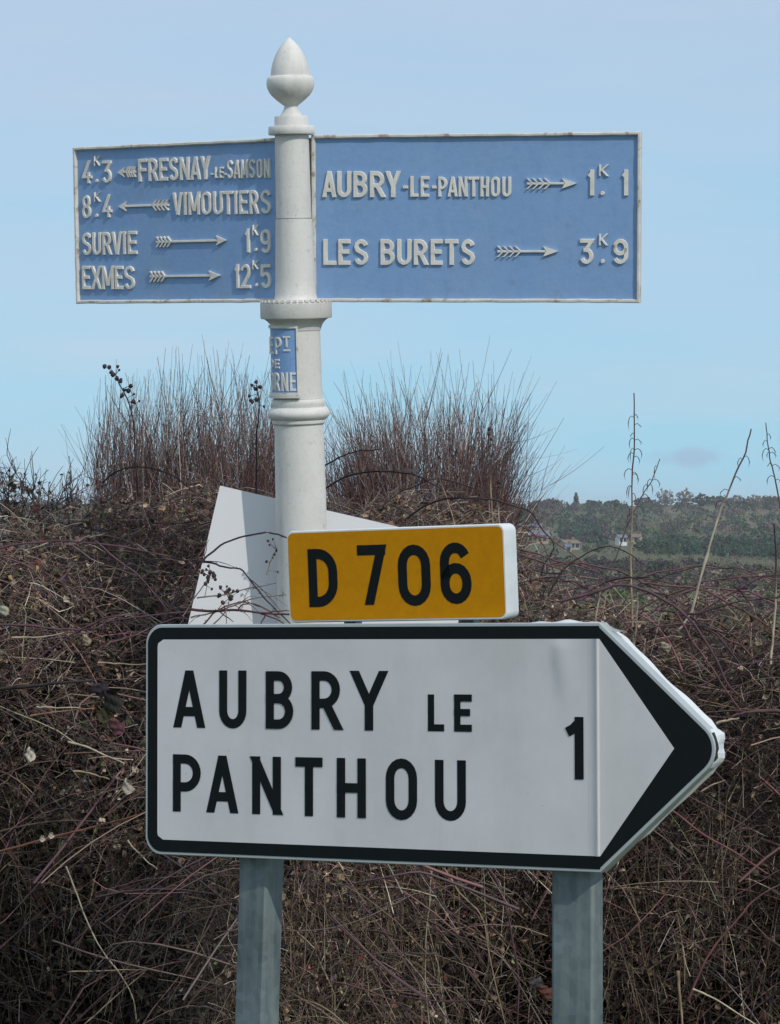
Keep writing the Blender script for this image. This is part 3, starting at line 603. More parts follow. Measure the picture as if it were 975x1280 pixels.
gr('tan grass stem leaning right between the steel posts', [(555, 1085), (580, 1118), (605, 1145), (615, 1195), (638, 1290)], 1.5, TAN)
gr('pale broken stick sloping down right, left of the big sign', [(84, 927), (110, 934), (132, 944), (156, 954)], 2.0)
gr('pale straw lying level above the two broken sticks at left', [(45, 883), (60, 882), (100, 883)], 1.6)
gr('tan and red stick lying level beside the dark leaf clump', [(38, 895), (70, 890), (118, 886)], 1.7, (.30, .16, .10))
gr('short pale stick low at left, second from the broken stick', [(92, 964), (115, 966), (138, 972)], 2.0, TAN)
gr('pale cut stick at the bottom right corner', [(866, 1236), (900, 1254), (945, 1281)], 1.9, (.52, .44, .30))
gr('broken upright stub beside the pale cut stick', [(848, 1214), (850, 1240), (857, 1285)], 3.0, TAN)
gr('pale straw sloping towards the left edge of the big sign near its lower corner', [(160, 1050), (172, 1066), (195, 1088)], 1.5)
gr('pale level straw across the far left hedge above the arching cane', [(15, 797), (45, 796), (80, 789)], 1.8)
gr('yellowish straw touching the left edge of the big sign', [(122, 829), (150, 830), (182, 831)], 1.6, TAN)
gr('pale thick splinter against the arrow tip', [(895, 905), (907, 901), (922, 896)], 2.6, (.42, .34, .25), 7.0)
gr('tan straw crossing below the arrow tip', [(876, 990), (890, 981), (905, 974)], 1.6, (.36, .28, .18), 6.9)
gr('pale level straw in the lower left between grass stems', [(85, 1215), (130, 1213), (190, 1210)], 1.2, TAN)
gr('thin straw rising right in the lower left corner', [(100, 1285), (130, 1255), (180, 1212)], 1.3, TAN)
def curled(label, x, y, s, col, cat='dead leaf', grp='curled leaves caught in the hedge', Y=7.05, rot=0.0):
    c0 = np.array(P(x, y, Y)); r_ = s*Y/F; V = []; n = 7; m = 9
    for i in range(n):
        a = -1+2*i/(n-1)
        for j in range(m):
            b_ = -1+2*j/(m-1); wd = math.sqrt(max(0, 1-a*a*.92))*(1+.15*math.sin(3*b_+a*4))
            u = b_*wd*.7; rag = 1+.22*math.sin(9*a+s)*abs(b_)+.15*math.sin(17*b_+5*a); u *= rag; q = np.array([u*math.cos(rot)-a*math.sin(rot), -.35*(1-u*u*2.2)-.3*abs(u)-.2*a*a+.22*math.sin(7*u+6*a+s), u*math.sin(rot)+a*math.cos(rot)*(1+.12*math.sin(6*u+s))])
            V.append(c0+q*r_)
    V = np.array(V); id_ = np.arange(n*m).reshape(n, m); f = np.stack([id_[:-1, :-1], id_[:-1, 1:], id_[1:, 1:], id_[1:, :-1]], -1).reshape(-1, 4)
    C = np.array(col)*rng.uniform(.5, 1.0, (n*m, 1))
    # stalk
    q = np.array([c0+np.array([0, -.1*r_, -r_]), c0+np.array([.2*r_, .3*r_, -1.6*r_]), c0+np.array([.3*r_, r_*2, -2*r_])])
    v2, f2 = tubes(q[None], np.array([[.001, .001, .0007]]), 4)
    V, f, C = merge([(V, f, C), (v2, f2, np.ones((12, 3))*np.array((.15, .1, .07)))])
    o = obj('dead_leaf', V, f, M_LEAF, cols=C, smooth=True); setp(o, label, cat, grp)
curled('round cream coloured dead leaf at the far left, left of the big sign', 38, 943, 9, (.55, .50, .42))
curled('pale pointed dead leaf close to the left edge of the big sign', 160, 983, 10, (.50, .44, .38))
curled('small pale leaf on the orange brown twig, left of a pair', 53, 1048, 4.5, (.5, .45, .36), Y=7.1)
curled('small pale leaf on the orange brown twig, right of a pair', 64, 1044, 4.5, (.5, .45, .36), Y=7.1)
curled('pale yellow grey leaf just right of the left steel post', 391, 1160, 9, (.38, .36, .24), rot=1.3)
curled('pale greenish leaf at the far left edge, high in the hedge', 4, 762, 9, (.38, .38, .29), rot=.6)
curled('blackish purple shrivelled leaf at the end of the dark branch', 126, 862, 12, (.035, .025, .04), rot=1.2)
curled('large blackish dead leaf hanging in the dark clump', 141, 876, 16, (.025, .022, .02), rot=.4)
curled('dark olive leaf in the dark clump left of the big sign', 131, 893, 11, (.045, .045, .02), rot=-.4)
curled('purple red leaf at the foot of the dark clump', 146, 908, 12, (.12, .05, .06), rot=.8)
curled('grey leaf beside the right steel post', 670, 1228, 10, (.07, .06, .065), rot=1.3)
curled('rusty brown leaf under the grey one by the right steel post', 682, 1240, 11, (.13, .05, .035), rot=.9)
curled('small tan leaf at the hedge top below the valley view', 108, 800, 7, (.32, .26, .18), rot=.5)
curled('pale shrivelled leaf above the arrow tip', 832, 808, 7, (.34, .29, .21), rot=.9)

# ------------------------------------------------------------------ cast iron finger post
A0 = P(376.5, 645, 7.15); AX = Vector((-math.tan(R(1.28)), -math.tan(R(5)), 1)).normalized()
def on_axis(py):                      # point of the leaning axis seen at height py
    k = (CY-py)/F; t = (k*A0.y-(A0.z-CH))/(AX.z-k*AX.y); return A0+AX*t
base = A0-AX*(A0.z/AX.z)
fp = empty('fingerpost', tuple(base), 'old cast iron signpost, white with two blue arms and an acorn top', 'signpost')
ex_ = AX.cross(Vector((0, 1, 0))).normalized()*1.0; ey_ = AX.cross(ex_).normalized()   # ex_ ~ +x, ey_ ~ +y?
if ex_.x < 0: ex_ = -ex_
if ey_.y < 0: ey_ = -ey_
def lathe(prof_, name, m=M_CAST, seg=40, parent=fp, capt=True, sharp=38, close=True):
    V = []; Fc = []
    for (py, r) in prof_:
        c = on_axis(py); rr = r*c.y/F
        for i in range(seg):
            a = 2*math.pi*i/seg; V.append(c+ex_*rr*math.cos(a)+ey_*rr*math.sin(a))
    n = len(prof_)
    for k in range(n-1):
        for i in range(seg):
            j = (i+1) % seg; Fc.append((k*seg+j, k*seg+i, (k+1)*seg+i, (k+1)*seg+j))
    if close: Fc += [tuple(range(seg)), tuple(range(n*seg-1, (n-1)*seg-1, -1))]
    return obj(name, V, Fc, m, parent, smooth=True, sharp=sharp)
def ell(y0, y1, r0, r1, n, f): return [(y0+(y1-y0)*i/n, r0+(r1-r0)*f(i/n)) for i in range(n+1)]
acorn = [(47, .6), (48.5, 2.6), (51, 5.6), (55, 9.4), (60, 13.2), (66, 16.6), (72, 19.3), (79, 21.9), (86, 23.6), (92, 24.4), (95.2, 24.4)]
cup = [(95.0, 24.2), (95.3, 26.5), (97, 28.6), (100, 29.7), (105, 30.1), (110, 29.2), (115, 27.0), (120, 23.2), (125, 18), (129.5, 12.2), (131.5, 9.8)]
o = lathe(acorn, 'finial'); lathe(cup, 'finial_cup', parent=o)
lathe([(130.5, 9.0), (133, 8.4), (136, 9.0), (140, 11), (143.5, 13.5), (145.2, 14.2)], 'finial_neck', parent=o)
lathe([(145.3, 20.2), (146.3, 21), (156.5, 21.3), (157.6, 21.3)], 'cap_drum')
lathe([(157.8, 28.2), (158.8, 29.0), (167.2, 29.2), (168.4, 28.4)], 'cap_flange')
lathe([(168.5, 21.2), (200, 21.6), (250, 22.0), (273, 22.1)], 'upper_post', close=True)
lathe([(273.8, 22.9), (320, 24.2), (350, 25), (368, 25.8), (373, 27), (377.5, 30)], 'arm_sleeve')
lathe([(377.6, 43.5), (379, 44.7), (396, 44.9), (397.8, 43.8), (398.3, 40), (401, 36.5), (405, 33), (410, 31.0), (413, 30.4)], 'collar')
lathe([(413.2, 29.6), (440, 29.7), (498, 30.4)], 'plate_drum')
lathe([(498.3, 31.8), (501, 33.2), (504, 33.6), (507, 32.8), (508.6, 32.4), (510.2, 35.5), (513, 38.0), (516.5, 39.0), (520, 38.2), (523, 35.4), (524.4, 33.4), (526.2, 33.6), (528.6, 33.2), (530, 31.6), (530.5, 30.6)], 'ring_moulding')
pz = [(530.6, 30.5), (560, 31.0), (640, 31.8), (800, 33), (1100, 35)]
c = on_axis(1100)
lathe(pz+[(1440, 37)], 'lower_post')
# small notches cast round the collar top
V = []; Fc = []
cc_ = on_axis(377.6)
for i in range(36):
    a = 2*math.pi*i/36; rr = 44.4*cc_.y/F; t_ = (ex_*math.cos(a)+ey_*math.sin(a)); s_ = (-ex_*math.sin(a)+ey_*math.cos(a))
    q = [cc_+t_*(rr+dr)+s_*ds+AX*dz for dz in (0, .006) for dr, ds in ((-.008, -.005), (.0012, -.005), (.0012, .005), (-.008, .005))]
    k = len(V); V += q; Fc += [(k, k+1, k+2, k+3), (k+7, k+6, k+5, k+4)]+[(k+a_, k+4+a_, k+4+(a_+1) % 4, k+(a_+1) % 4) for a_ in range(4)]
obj('collar_notches', V, Fc, M_LET, fp)

def cast_arm(pn, label, rim, letters, arrows):
    at = pn.at; hw, hh = pn.w/2, pn.h/2; r = rim
    V, Fc = boxf(at, -hw+.002, hw-.002, -hh+.002, hh-.002, -.020, -.008)
    arm = obj('arm_plate', V, Fc, M_BLUE, fp); arm['label'] = label
    # frame as one closed moulding ring with sloped inner face
    def ring(o_, h): return [(-hw+o_, -hh+o_, h), (hw-o_, -hh+o_, h), (hw-o_, hh-o_, h), (-hw+o_, hh-o_, h)]
    secs = [ring(0, -.023), ring(0, -.001), ring(.002, .001), ring(r-.003, .001), ring(r, -.0075)]
    # subdivide edges so the casting can be a little uneven
    V = []; Fc = []; per = []
    for s_ in secs:
        line = []
        for i in range(4):
            a, b_ = Vector(s_[i]), Vector(s_[(i+1) % 4]); m_ = 24
            line += [a+(b_-a)*k/m_ for k in range(m_)]
        per.append(line)
    n = len(per[0]); wob = [random.uniform(-.0006, .0006) for _ in range(n)]
    for line in per:
        for i, q in enumerate(line): V.append(at(q.x, q.y+wob[i], q.z+wob[(i*7) % n]))
    for k in range(len(secs)-1):
        for i in range(n):
            j = (i+1) % n; Fc.append((k*n+i, k*n+j, (k+1)*n+j, (k+1)*n+i))
    obj('frame', V, Fc, M_FRAME, arm)
    for c_, x0, x1, y0, y1, s in letters:
        b_ = pn.box(x0, x1, y0, y1)
        sw = s*7.1/F
        if c_ == '-': vm = (b_[2]+b_[3])/2; b_ = (b_[0], b_[1], vm, vm)
        letter(c_, b_, sw, .0052, .0013, at, M_LET, arm, 'full_stop' if c_ == '.' else 'letter', z0=-.0078)
    for tip, head, fl, tail, y in arrows:
        sg = 1 if tip > tail else -1
        u = [pn.uv(x, y)[0] for x in (tip, head, fl, tail)]; v0 = pn.uv((tip+tail)/2, y)[1]; z0, z1 = -.0078, -.0022
        f2 = lambda uu, vv, h: at(uu, v0+vv, h)
        shapes = []
        shapes.append(boxf(f2, min(u[1], u[3])-.002, max(u[1], u[3])+.002, -.0028, .0028, z0, z1, .0008))
        hd = [(u[0], 0), (u[1]-sg*.004, .0125), (u[1]+sg*.004, 0), (u[1]-sg*.004, -.0125)]
        hd = hd if sg < 0 else hd
        ar = sum(hd[i][0]*hd[(i+1) % 4][1]-hd[(i+1) % 4][0]*hd[i][1] for i in range(4))
        if ar < 0: hd = hd[::-1]
        shapes.append(prism(hd, f2, z0, z1+.0004))
        nb = 4; span = u[2]-u[3]
        for k in range(nb):
            ub = u[3]+span*(k+.9)/(nb+.1); bk = sg*max(.006, abs(span)/nb*.95); wt = min(.0042, abs(span)/nb*.55)
            for vs in (1, -1):
                q = [(ub-wt/2, 0), (ub+wt/2, 0), (ub+wt/2-bk, vs*.0135), (ub-wt/2-bk, vs*.0135)]
                ar = sum(q[i][0]*q[(i+1) % 4][1]-q[(i+1) % 4][0]*q[i][1] for i in range(4))
                if ar < 0: q = q[::-1]
                shapes.append(prism(q, f2, z0, z1+.0002*(vs > 0)+.00005*k+.0006))
        obj('arrow', *join(*shapes), M_LET, arm)
    
    return arm
def line(s, xs, y0, y1, st, y0b=None, y1b=None):
    n = len(s); o = []
    for i, c_ in enumerate(s):
        t = i/max(1, n-1); o.append((c_, xs[2*i], xs[2*i+1], y0+((y0b or y0)-y0)*t, y1+((y1b or y1)-y1)*t, st))
    return o
RA = Panel(592.2, 272.6, 7.0, -13.1, 5.3, 1.1, .815, .409)
lt = line('AUBRY', [402.2, 419.6, 420.5, 438.5, 440.8, 458.6, 461.5, 480.2, 481.9, 499.4], 213.8, 247, 5.8)
lt += [('-', 502.7, 509.8, 232, 236, 4), ('L', 512, 522.8, 220, 246.4, 4.3), ('E', 525, 536, 220.3, 246.4, 4.3), ('-', 539, 545.4, 232, 236, 4)]
lt += line('PANTHOU', [547, 558.6, 559, 571.6, 572.4, 583.9, 584.6, 598.3, 599.7, 610.8, 613, 624.5, 627, 638.5], 220.8, 246.2, 4.1)
lt += line('LESBURETS', [403.2, 420.2, 421.9, 437.4, 442, 459.6, 474.7, 492.7, 495.5, 513.8, 516.4, 534, 537.5, 552.7, 555.2, 572.4, 575.7, 593], 299, 331.6, 5.7)
lt += [('1', 733, 742.3, 212, 244.9, 5.4), ('K', 748, 759.3, 205.7, 220.7, 2.7), ('.', 749.5, 755.5, 238.6, 244.6, 5.5), ('1', 775.7, 784.8, 212, 245, 5.4),
       ('3', 724, 741.3, 298.5, 330.5, 5.4), ('K', 748, 758.4, 292.3, 307.3, 2.7), ('.', 749.8, 755.8, 323.8, 329.6, 5.5), ('9', 765.2, 784.8, 298.5, 330.5, 5.4)]
cast_arm(RA, 'right arm with two place names, turned nearly square to the viewer', .0095, lt, [(720.8, 704, 689, 659, 229.3), (697.2, 680.5, 652, 622.3, 314.3)])
obj('arm_web', *boxf(RA.at, -RA.w/2-.022, -RA.w/2+.004, -RA.h/2+.006, RA.h/2-.006, -.030, -.024), M_CAST, fp)
LA = Panel(220.0, 278.7, 7.261, -34.1, 4.3, 2.0, .670, .403)
lt = [('4', 100.7, 113.3, 200.7, 229.6, 4), ('K', 116, 123.3, 194.6, 207.7, 2), ('.', 116.7, 121.4, 223.6, 228.6, 4), ('3', 126, 137.7, 200.7, 228.9, 4.2),
      ('8', 101.3, 112, 244, 273.3, 4.2), ('K', 116, 123.3, 240, 252.4, 2), ('.', 116.7, 121.4, 267, 272, 4), ('4', 126.3, 138.3, 243, 272, 4)]
lt += line('FRESNAY', [171.3, 182.7, 184, 196.2, 197.7, 208.7, 210, 221.5, 223.2, 235.4, 236.6, 249.4, 249.6, 261], 198.4, 227.2, 4.9, 195, 224.6)
lt += [('-', 261.6, 266, 215, 220, 3), ('L', 267, 271.6, 208.7, 223, 2.6), ('E', 273, 278.4, 208.5, 222.8, 2.6), ('-', 278.6, 282, 215, 220, 3)]
lt += line('SAMSON', [282.4, 289.9, 290.6, 299.2, 299.9, 309, 310, 317.6, 319.4, 326.6, 328.5, 336.2], 200, 223.5, 3.3, 198, 222.6)
lt += line('VIMOUTIERS', [214.6, 226.4, 228.2, 232, 234.2, 248.6, 250.2, 262.9, 264.7, 276.9, 277.2, 290.3, 291.4, 295.4, 297.6, 308.8, 310.5, 322, 324.4, 337.1], 240.6, 269.2, 4.6, 237, 267.6)
lt += line('SURVIE', [101.3, 112.9, 114, 125, 126.7, 138, 138.4, 151, 152.2, 156, 158.3, 169.7], 290.7, 319.3, 4.7, 288.7, 318)
lt += line('EXMES', [101.3, 111.6, 112.8, 125, 126.2, 141, 142.3, 152.6, 154, 166.7], 332.3, 362, 4.7, 332.3, 362)
lt += [('1', 304.2, 310.5, 285.8, 316, 4.4), ('K', 314, 320.8, 281, 294.5, 2), ('.', 315.9, 320.5, 309.6, 314.6, 4), ('9', 324.2, 336.8, 286.5, 316.7, 4.6),
       ('1', 291.4, 297.3, 330.3, 360.7, 4.4), ('2', 299.3, 311.7, 330.3, 360.7, 4.4), ('K', 314, 321.3, 325.3, 337, 2), ('.', 317.2, 321.4, 353.6, 358.6, 4), ('5', 324, 337.4, 330.3, 360.6, 4.6)]
cast_arm(LA, 'left arm with four place names, turned away and in weaker light', .0095, lt,
         [(146, 153, 156.5, 168, 215), (146.7, 155.3, 188.7, 208.7, 257), (281.5, 270.5, 213.3, 194.7, 301.4), (273.9, 261.5, 206, 187, 345)])

# department plate wrapped round the drum
def wrap(ang, py, h):
    c = on_axis(py); rr = 33.0*c.y/F+h; a = R(ang)     # ang 0 = facing camera, negative = left
    return c+ex_*rr*math.sin(a)-ey_*rr*math.cos(a)
def wpatch(a0, a1, y0, y1, h0, h1, n=18):
    V = []; Fc = []
    for i in range(n+1):
        a = a0+(a1-a0)*i/n
        V += [wrap(a, y1, h0), wrap(a, y0, h0), wrap(a, y0, h1), wrap(a, y1, h1)]
    for i in range(n):
        for k in range(4): Fc.append((4*i+k, 4*i+(k+1) % 4, 4*i+4+(k+1) % 4, 4*i+4+k))
    Fc += [(0, 3, 2, 1), (4*n, 4*n+1, 4*n+2, 4*n+3)]
    return V, Fc
pl = obj('district_plate', *wpatch(-118, 0.5, 408.6, 490.4, -.012, 0), M_BLUE, fp); pl['label'] = 'small blue plate wrapped round the left of the drum'
obj('frame', *join(wpatch(-121, 4.5, 405.8, 409.6, -.012, .0042), wpatch(-121, 4.5, 489.4, 492.6, -.012, .0042), wpatch(.2, 4.4, 409.5, 489.5, -.012, .004, 2), wpatch(-121, -117.5, 409.5, 489.5, -.012, .004, 2), wpatch(-121, 6, 492.8, 496.0, -.014, .0075)), M_FRAME, pl)
def wl(c_, a0, a1, y0, y1, s):
    rr = 33.0*7.1/F; mpx = 7.1/F
    mp_ = lambda u, v, h: wrap(math.degrees(u/rr), 500-v/mpx, h)
    V0 = (R(a0)*rr, R(a1)*rr, (500-y1)*mpx, (500-y0)*mpx)
    if c_ == '-': vm = (V0[2]+V0[3])/2; V0 = (V0[0], V0[1], vm, vm)
    letter(c_, V0, s*mpx, .0024, .0008, mp_, M_LET, pl, z0=0.0)
for a in (('T', -29.5, -12.5, 419.2, 433), ('P', -52, -33, 420, 441.6), ('E', -76, -58, 420, 441.6), ('D', -104, -83, 420, 441.6), ('E', -54, -39.5, 447.6, 459.3), ('D', -75, -59, 447.6, 459.3),
          ('E', -15.5, -1.5, 464.3, 487.3), ('N', -36, -19.5, 464.3, 487.3), ('R', -57, -40, 464.3, 487.3), ('O', -79, -61, 464.3, 487.3), ('L', -106, -88, 464.3, 487.3)): wl(*a, 3.0 if a[4]-a[3] > 15 else 2.4)
wl('-', -28.5, -13, 435, 439, 2.6)
wl('.', -84, -81, 464, 467, 2.6)

# ------------------------------------------------------------------ white panel leaning behind the post
WP = Panel(275, 607, 7.23, 0, 0, 13.0, .66, .46)
def wpf(u, v, h): return WP.at(u, v-0, h+.004*math.sin(u*7))
V = []; Fc = []; nu, nv = 16, 8
for h in (.0, -.003):
    for j in range(nv+1):
        for i in range(nu+1): V.append(wpf(.66*i/nu, -.46*j/nv, h))
K = (nu+1)*(nv+1); idx = lambda i, j, s: s*K+j*(nu+1)+i
for j in range(nv):
    for i in range(nu):
        Fc.append((idx(i, j+1, 0), idx(i+1, j+1, 0), idx(i+1, j, 0), idx(i, j, 0))); Fc.append((idx(i, j, 1), idx(i+1, j, 1), idx(i+1, j+1, 1), idx(i, j+1, 1)))
for i in range(nu): Fc += [(idx(i, 0, 0), idx(i+1, 0, 0), idx(i+1, 0, 1), idx(i, 0, 1)), (idx(i, nv, 1), idx(i+1, nv, 1), idx(i+1, nv, 0), idx(i, nv, 0))]
for j in range(nv): Fc += [(idx(0, j, 1), idx(0, j+1, 1), idx(0, j+1, 0), idx(0, j, 0)), (idx(nu, j, 0), idx(nu, j+1, 0), idx(nu, j+1, 1), idx(nu, j, 1))]
o = obj('white_panel', V, Fc, M_PANEL); setp(o, 'tilted plain white sheet panel in the brambles behind the old post', 'panel')

# ------------------------------------------------------------------ modern direction sign
FS = Panel(453.1, 928.8, 5.0, -28.9, -2.2, -1.3, .904, .415)
gb = FS.at(0, 0); ds = empty('direction_sign', (gb.x, gb.y, 0), 'modern white arrow sign with black border and an amber number sign, on two steel posts', 'road sign')
UC = .904/2; BEND = R(-5.0)
def fs(u, v, h):                       # the arrow end is bent back a little at the fold
    if u > UC:
        e_ = u-UC; return FS.at(UC+e_*math.cos(BEND)-h*math.sin(BEND), v, h*math.cos(BEND)+e_*math.sin(BEND))
    return FS.at(u, v, h)
hw, hh = .904/2, .415/2
TIPU = FS.uv(902, 937)[0]-.0
def rr_left(off, rad):                 # left half outline: CCW, open at the fold
    r = max(.002, rad); a = []
    a += [(UC, hh-off)]
    a += [( -hw+off+r+r*math.cos(R(t)), hh-off-r+r*math.sin(R(t))) for t in range(90, 181, 9)]
    a += [( -hw+off+r+r*math.cos(R(t)), -hh+off+r+r*math.sin(R(t))) for t in range(180, 271, 9)]
    a += [(UC, -hh+off)]
    return a
AP = FS.uv(888.5, 937)[0]+.0246                          # sharp apex before rounding
def arrow_out(off, rad):
    """right part: from fold bottom along lower edge, round tip, back to the fold top"""
    dx, dy = AP-UC, hh; Ln = math.hypot(dx, dy); nx, ny = dy/Ln, dx/Ln
    ap = AP-off/nx; sl = dy/dx
    y_at = lambda u: (ap-u)*sl
    # tip circle tangent to both edges
    r = max(.003, rad-off*.6); cxr = ap-r/nx
    ta = math.degrees(math.atan2(ny, nx))
    a = [(UC, -y_at(UC))]
    a += [(cxr+r*math.cos(R(-ta+2*ta*i/12)), r*math.sin(R(-ta+2*ta*i/12))) for i in range(13)]
    a += [(UC, y_at(UC))]
    return a
def slab(name, outl, h0, h1, m, parent):
    return obj(name, *prism(outl, fs, h0, h1), m, parent)
ys_ = hh
L_ = rr_left(0, .034)                   # going CCW: top-right -> left -> bottom-right
Rr = arrow_out(0, .05)
full = L_+Rr[1:-1]
# body: folded plate with returned flange (hollow back)
V = []; Fc = []; n = len(full)
inner = rr_left(.004, .03)+arrow_out(.004, .046)[1:-1]
def flw(k):                              # flange depth along the outline
    return -.032
for k, (u, v) in enumerate(full): V.append(fs(u, v, -.0035))
for k, (u, v) in enumerate(full): V.append(fs(u, v, -.030))
for k, (u, v) in enumerate(inner): V.append(fs(u, v, -.030))
for k, (u, v) in enumerate(inner): V.append(fs(u, v, -.0055))
for k, (u, v) in enumerate(rr_left(.0015, .033)+arrow_out(.0015, .049)[1:-1]): V.append(fs(u, v, -.0006))
nl = len(L_)
for a_, b_ in ((4, 0), (0, 1), (1, 2), (2, 3)):
    for i in range(n):
        j = (i+1) % n; Fc.append((b_*n+i, b_*n+j, a_*n+j, a_*n+i))
Fc.append(tuple(4*n+i for i in range(nl))); Fc.append((4*n+nl-1,)+tuple(4*n+i for i in range(nl, n))+(4*n,))
Fc.append(tuple(3*n+i for i in range(nl-1, -1, -1))); Fc.append((3*n,)+tuple(3*n+i for i in range(n-1, nl-1, -1))+(3*n+nl-1,))
pnl = obj('arrow_panel', V, Fc, M_RIM, ds)
# black band and white field as thin films, split at the fold
h_ = .0000
bl = rr_left(.0058, .030); br = arrow_out(.0062, .046)
G = .020
def clip_left(o_): return [(min(u, UC-.0), v) for u, v in o_]
obj('black_border', *join(prism(clip_left(bl), fs, -.0005, .0004), prism(br, fs, -.0005, .0004)), M_BLACK, pnl)
# white field outline hairline (cream edge)
wl_ = rr_left(.0275, .010); wi = rr_left(.0290, .0095)
ty_, by_ = FS.uv(742, 803)[1], FS.uv(757, 1068)[1]
tp_ = (FS.uv(837, 936)[0]+.004, FS.uv(837, 936)[1])
wt_ = hh-.0275
# white left field: grid with a shallow dent near the top right
def rrect_rows(off, rad, nu_, nv_):
    V = []; 
    for j in range(nv_+1):
        v = -hh+off+(2*hh-2*off)*j/nv_; dv = min(v+hh-off, hh-off-v)
        ins = rad-math.sqrt(max(0, rad*rad-(rad-dv)**2)) if dv < rad else 0
        for i in range(nu_+1):
            u0 = -hw+off+ins; V.append((u0+(UC-G-u0)*i/nu_, v))
    return V
du, dv = FS.uv(684, 825); 
def dent(u, v):
    a = (u-du)/.014; b__ = (v-dv)/.05
    c2 = (u-du-.028)/.022; e2 = (v-dv+.005)/.055
    d_ = -.0022*math.exp(-(a+b__*.45)**2-b__**2)+.0024*math.exp(-(c2+e2*.3)**2-e2**2)
    edge = min(1, (hh-.0275-v)/.012); return max(-.0003, d_*1.5)*max(0, edge)
nu_, nv_ = 110, 54
pts_ = rrect_rows(.0275, .012, nu_, nv_)
V = [fs(u, v, max(.0008, .0012+dent(u, v)+.0003*math.sin(u*13+v*9))) for u, v in pts_]
Fc = [(j*(nu_+1)+i, j*(nu_+1)+i+1, (j+1)*(nu_+1)+i+1, (j+1)*(nu_+1)+i) for j in range(nv_) for i in range(nu_)]
wf = obj('white_field', V, Fc, M_RETRO, pnl, smooth=True)
# fold: ridge shaped to put its left slope in shade, then triangular field
gt = hh-.0275
tri = lambda s_, k: None
def triv(u, sgn):                        # upper / lower border line of the white triangle
    return (gt)*(tp_[0]-u)/(tp_[0]-UC)*sgn
V = []; Fc = []
for k, (du_, hb_) in enumerate(((G, .0012), (.016, .0014), (.012, .0022), (.008, .0036), (.005, .0052), (.0025, .0064), (.0006, .0066), (.0002, .0052))):
    V += [fs(UC-du_, -gt, hb_*.8+.0002), fs(UC-du_, 0, hb_*.9), fs(UC-du_, gt, hb_)]
for k in range(7): Fc += [(3*k, 3*k+3, 3*k+4, 3*k+1), (3*k+1, 3*k+4, 3*k+5, 3*k+2)]
V += [fs(UC+.0005, -gt, .0011), fs(UC+.0005, 0, .0011), fs(UC+.0005, gt, .0011)]
Fc += [(21, 24, 25, 22), (22, 25, 26, 23)]
V2 = [(UC+.0005, -gt), (tp_[0], (ty_+by_)/2*.0), (UC+.0005, gt)]
obj('fold_strip', V, Fc, M_RETRO, pnl, smooth=True)
obj('white_field', *prism(V2, fs, .0003, .0012), M_RETRO, pnl)
# bent flange hanging behind the arrow's upper and lower edge, with a peeled tongue
dx, dy = AP-UC, hh
def edge_strip(sgn, t0, t1, base_, wob, nm):
    V = []; Fc = []; n = 26
    Ln = math.hypot(dx, dy); nx, ny = dy/Ln, dx/Ln*sgn
    for i in range(n+1):
        t = t0+(t1-t0)*i/n; u = UC+dx*t; v = sgn*dy*(1-t)
        w1 = base_*.8+wob*(math.sin(t*9+.6)*.5+.3*math.sin(t*23))
        w1 *= min(1, (i+1)/4)*min(1, (n+1-i)/3)
        V += [fs(u, v, -.028), fs(u+nx*w1*.55, v+ny*w1*.55, -.032-w1*.4), fs(u+nx*w1*.45, v+ny*w1*.45, -.035-w1*.5)]
    for i in range(n): Fc += [(3*i, 3*i+3, 3*i+4, 3*i+1), (3*i+1, 3*i+4, 3*i+5, 3*i+2), (3*i+2, 3*i+5, 3*i+3, 3*i)]
    obj(nm, V, Fc, M_ALU, pnl, smooth=False)
edge_strip(1, .06, .86, .012, .006, 'bent_flange')
edge_strip(-1, .25, .86, .008, .003, 'bent_flange')
# peeled tongue near the shoulder and the raised lip before it
q = [(748, 777), (755, 782), (764, 787.5), (777, 789)]; V = []; Fc = []
for i, (x, y) in enumerate(q):
    u, v = FS.uv(x, y); wd = (.007, .008, .0055, .0006)[i]
    V += [fs(u, v+wd*.4, -.010-.003*i), fs(u, v-wd*.6, -.012-.003*i), fs(u, v-wd*.1, -.016-.003*i)]
for i in range(3): Fc += [(3*i, 3*i+1, 3*i+4, 3*i+3), (3*i+1, 3*i+2, 3*i+5, 3*i+4), (3*i+2, 3*i, 3*i+3, 3*i+5)]
obj('peeled_strip', V, Fc, M_ALU, pnl)
V = []; Fc = []
for i in range(17):
    x = 655+(746-655)*i/16; u, v = FS.uv(x, 779.5); b_ = .0055*math.sin(math.pi*min(1, i/16*1.0))*(.6+.4*math.sin(i*.9))
    V += [fs(u, hh-.001, -.012), fs(u, hh+b_, -.020), fs(u, hh+b_-.001, -.030)]
for i in range(16): Fc += [(3*i, 3*i+3, 3*i+4, 3*i+1), (3*i+1, 3*i+4, 3*i+5, 3*i+2)]
obj('bent_flange', V, Fc, M_ALU, pnl, smooth=True)
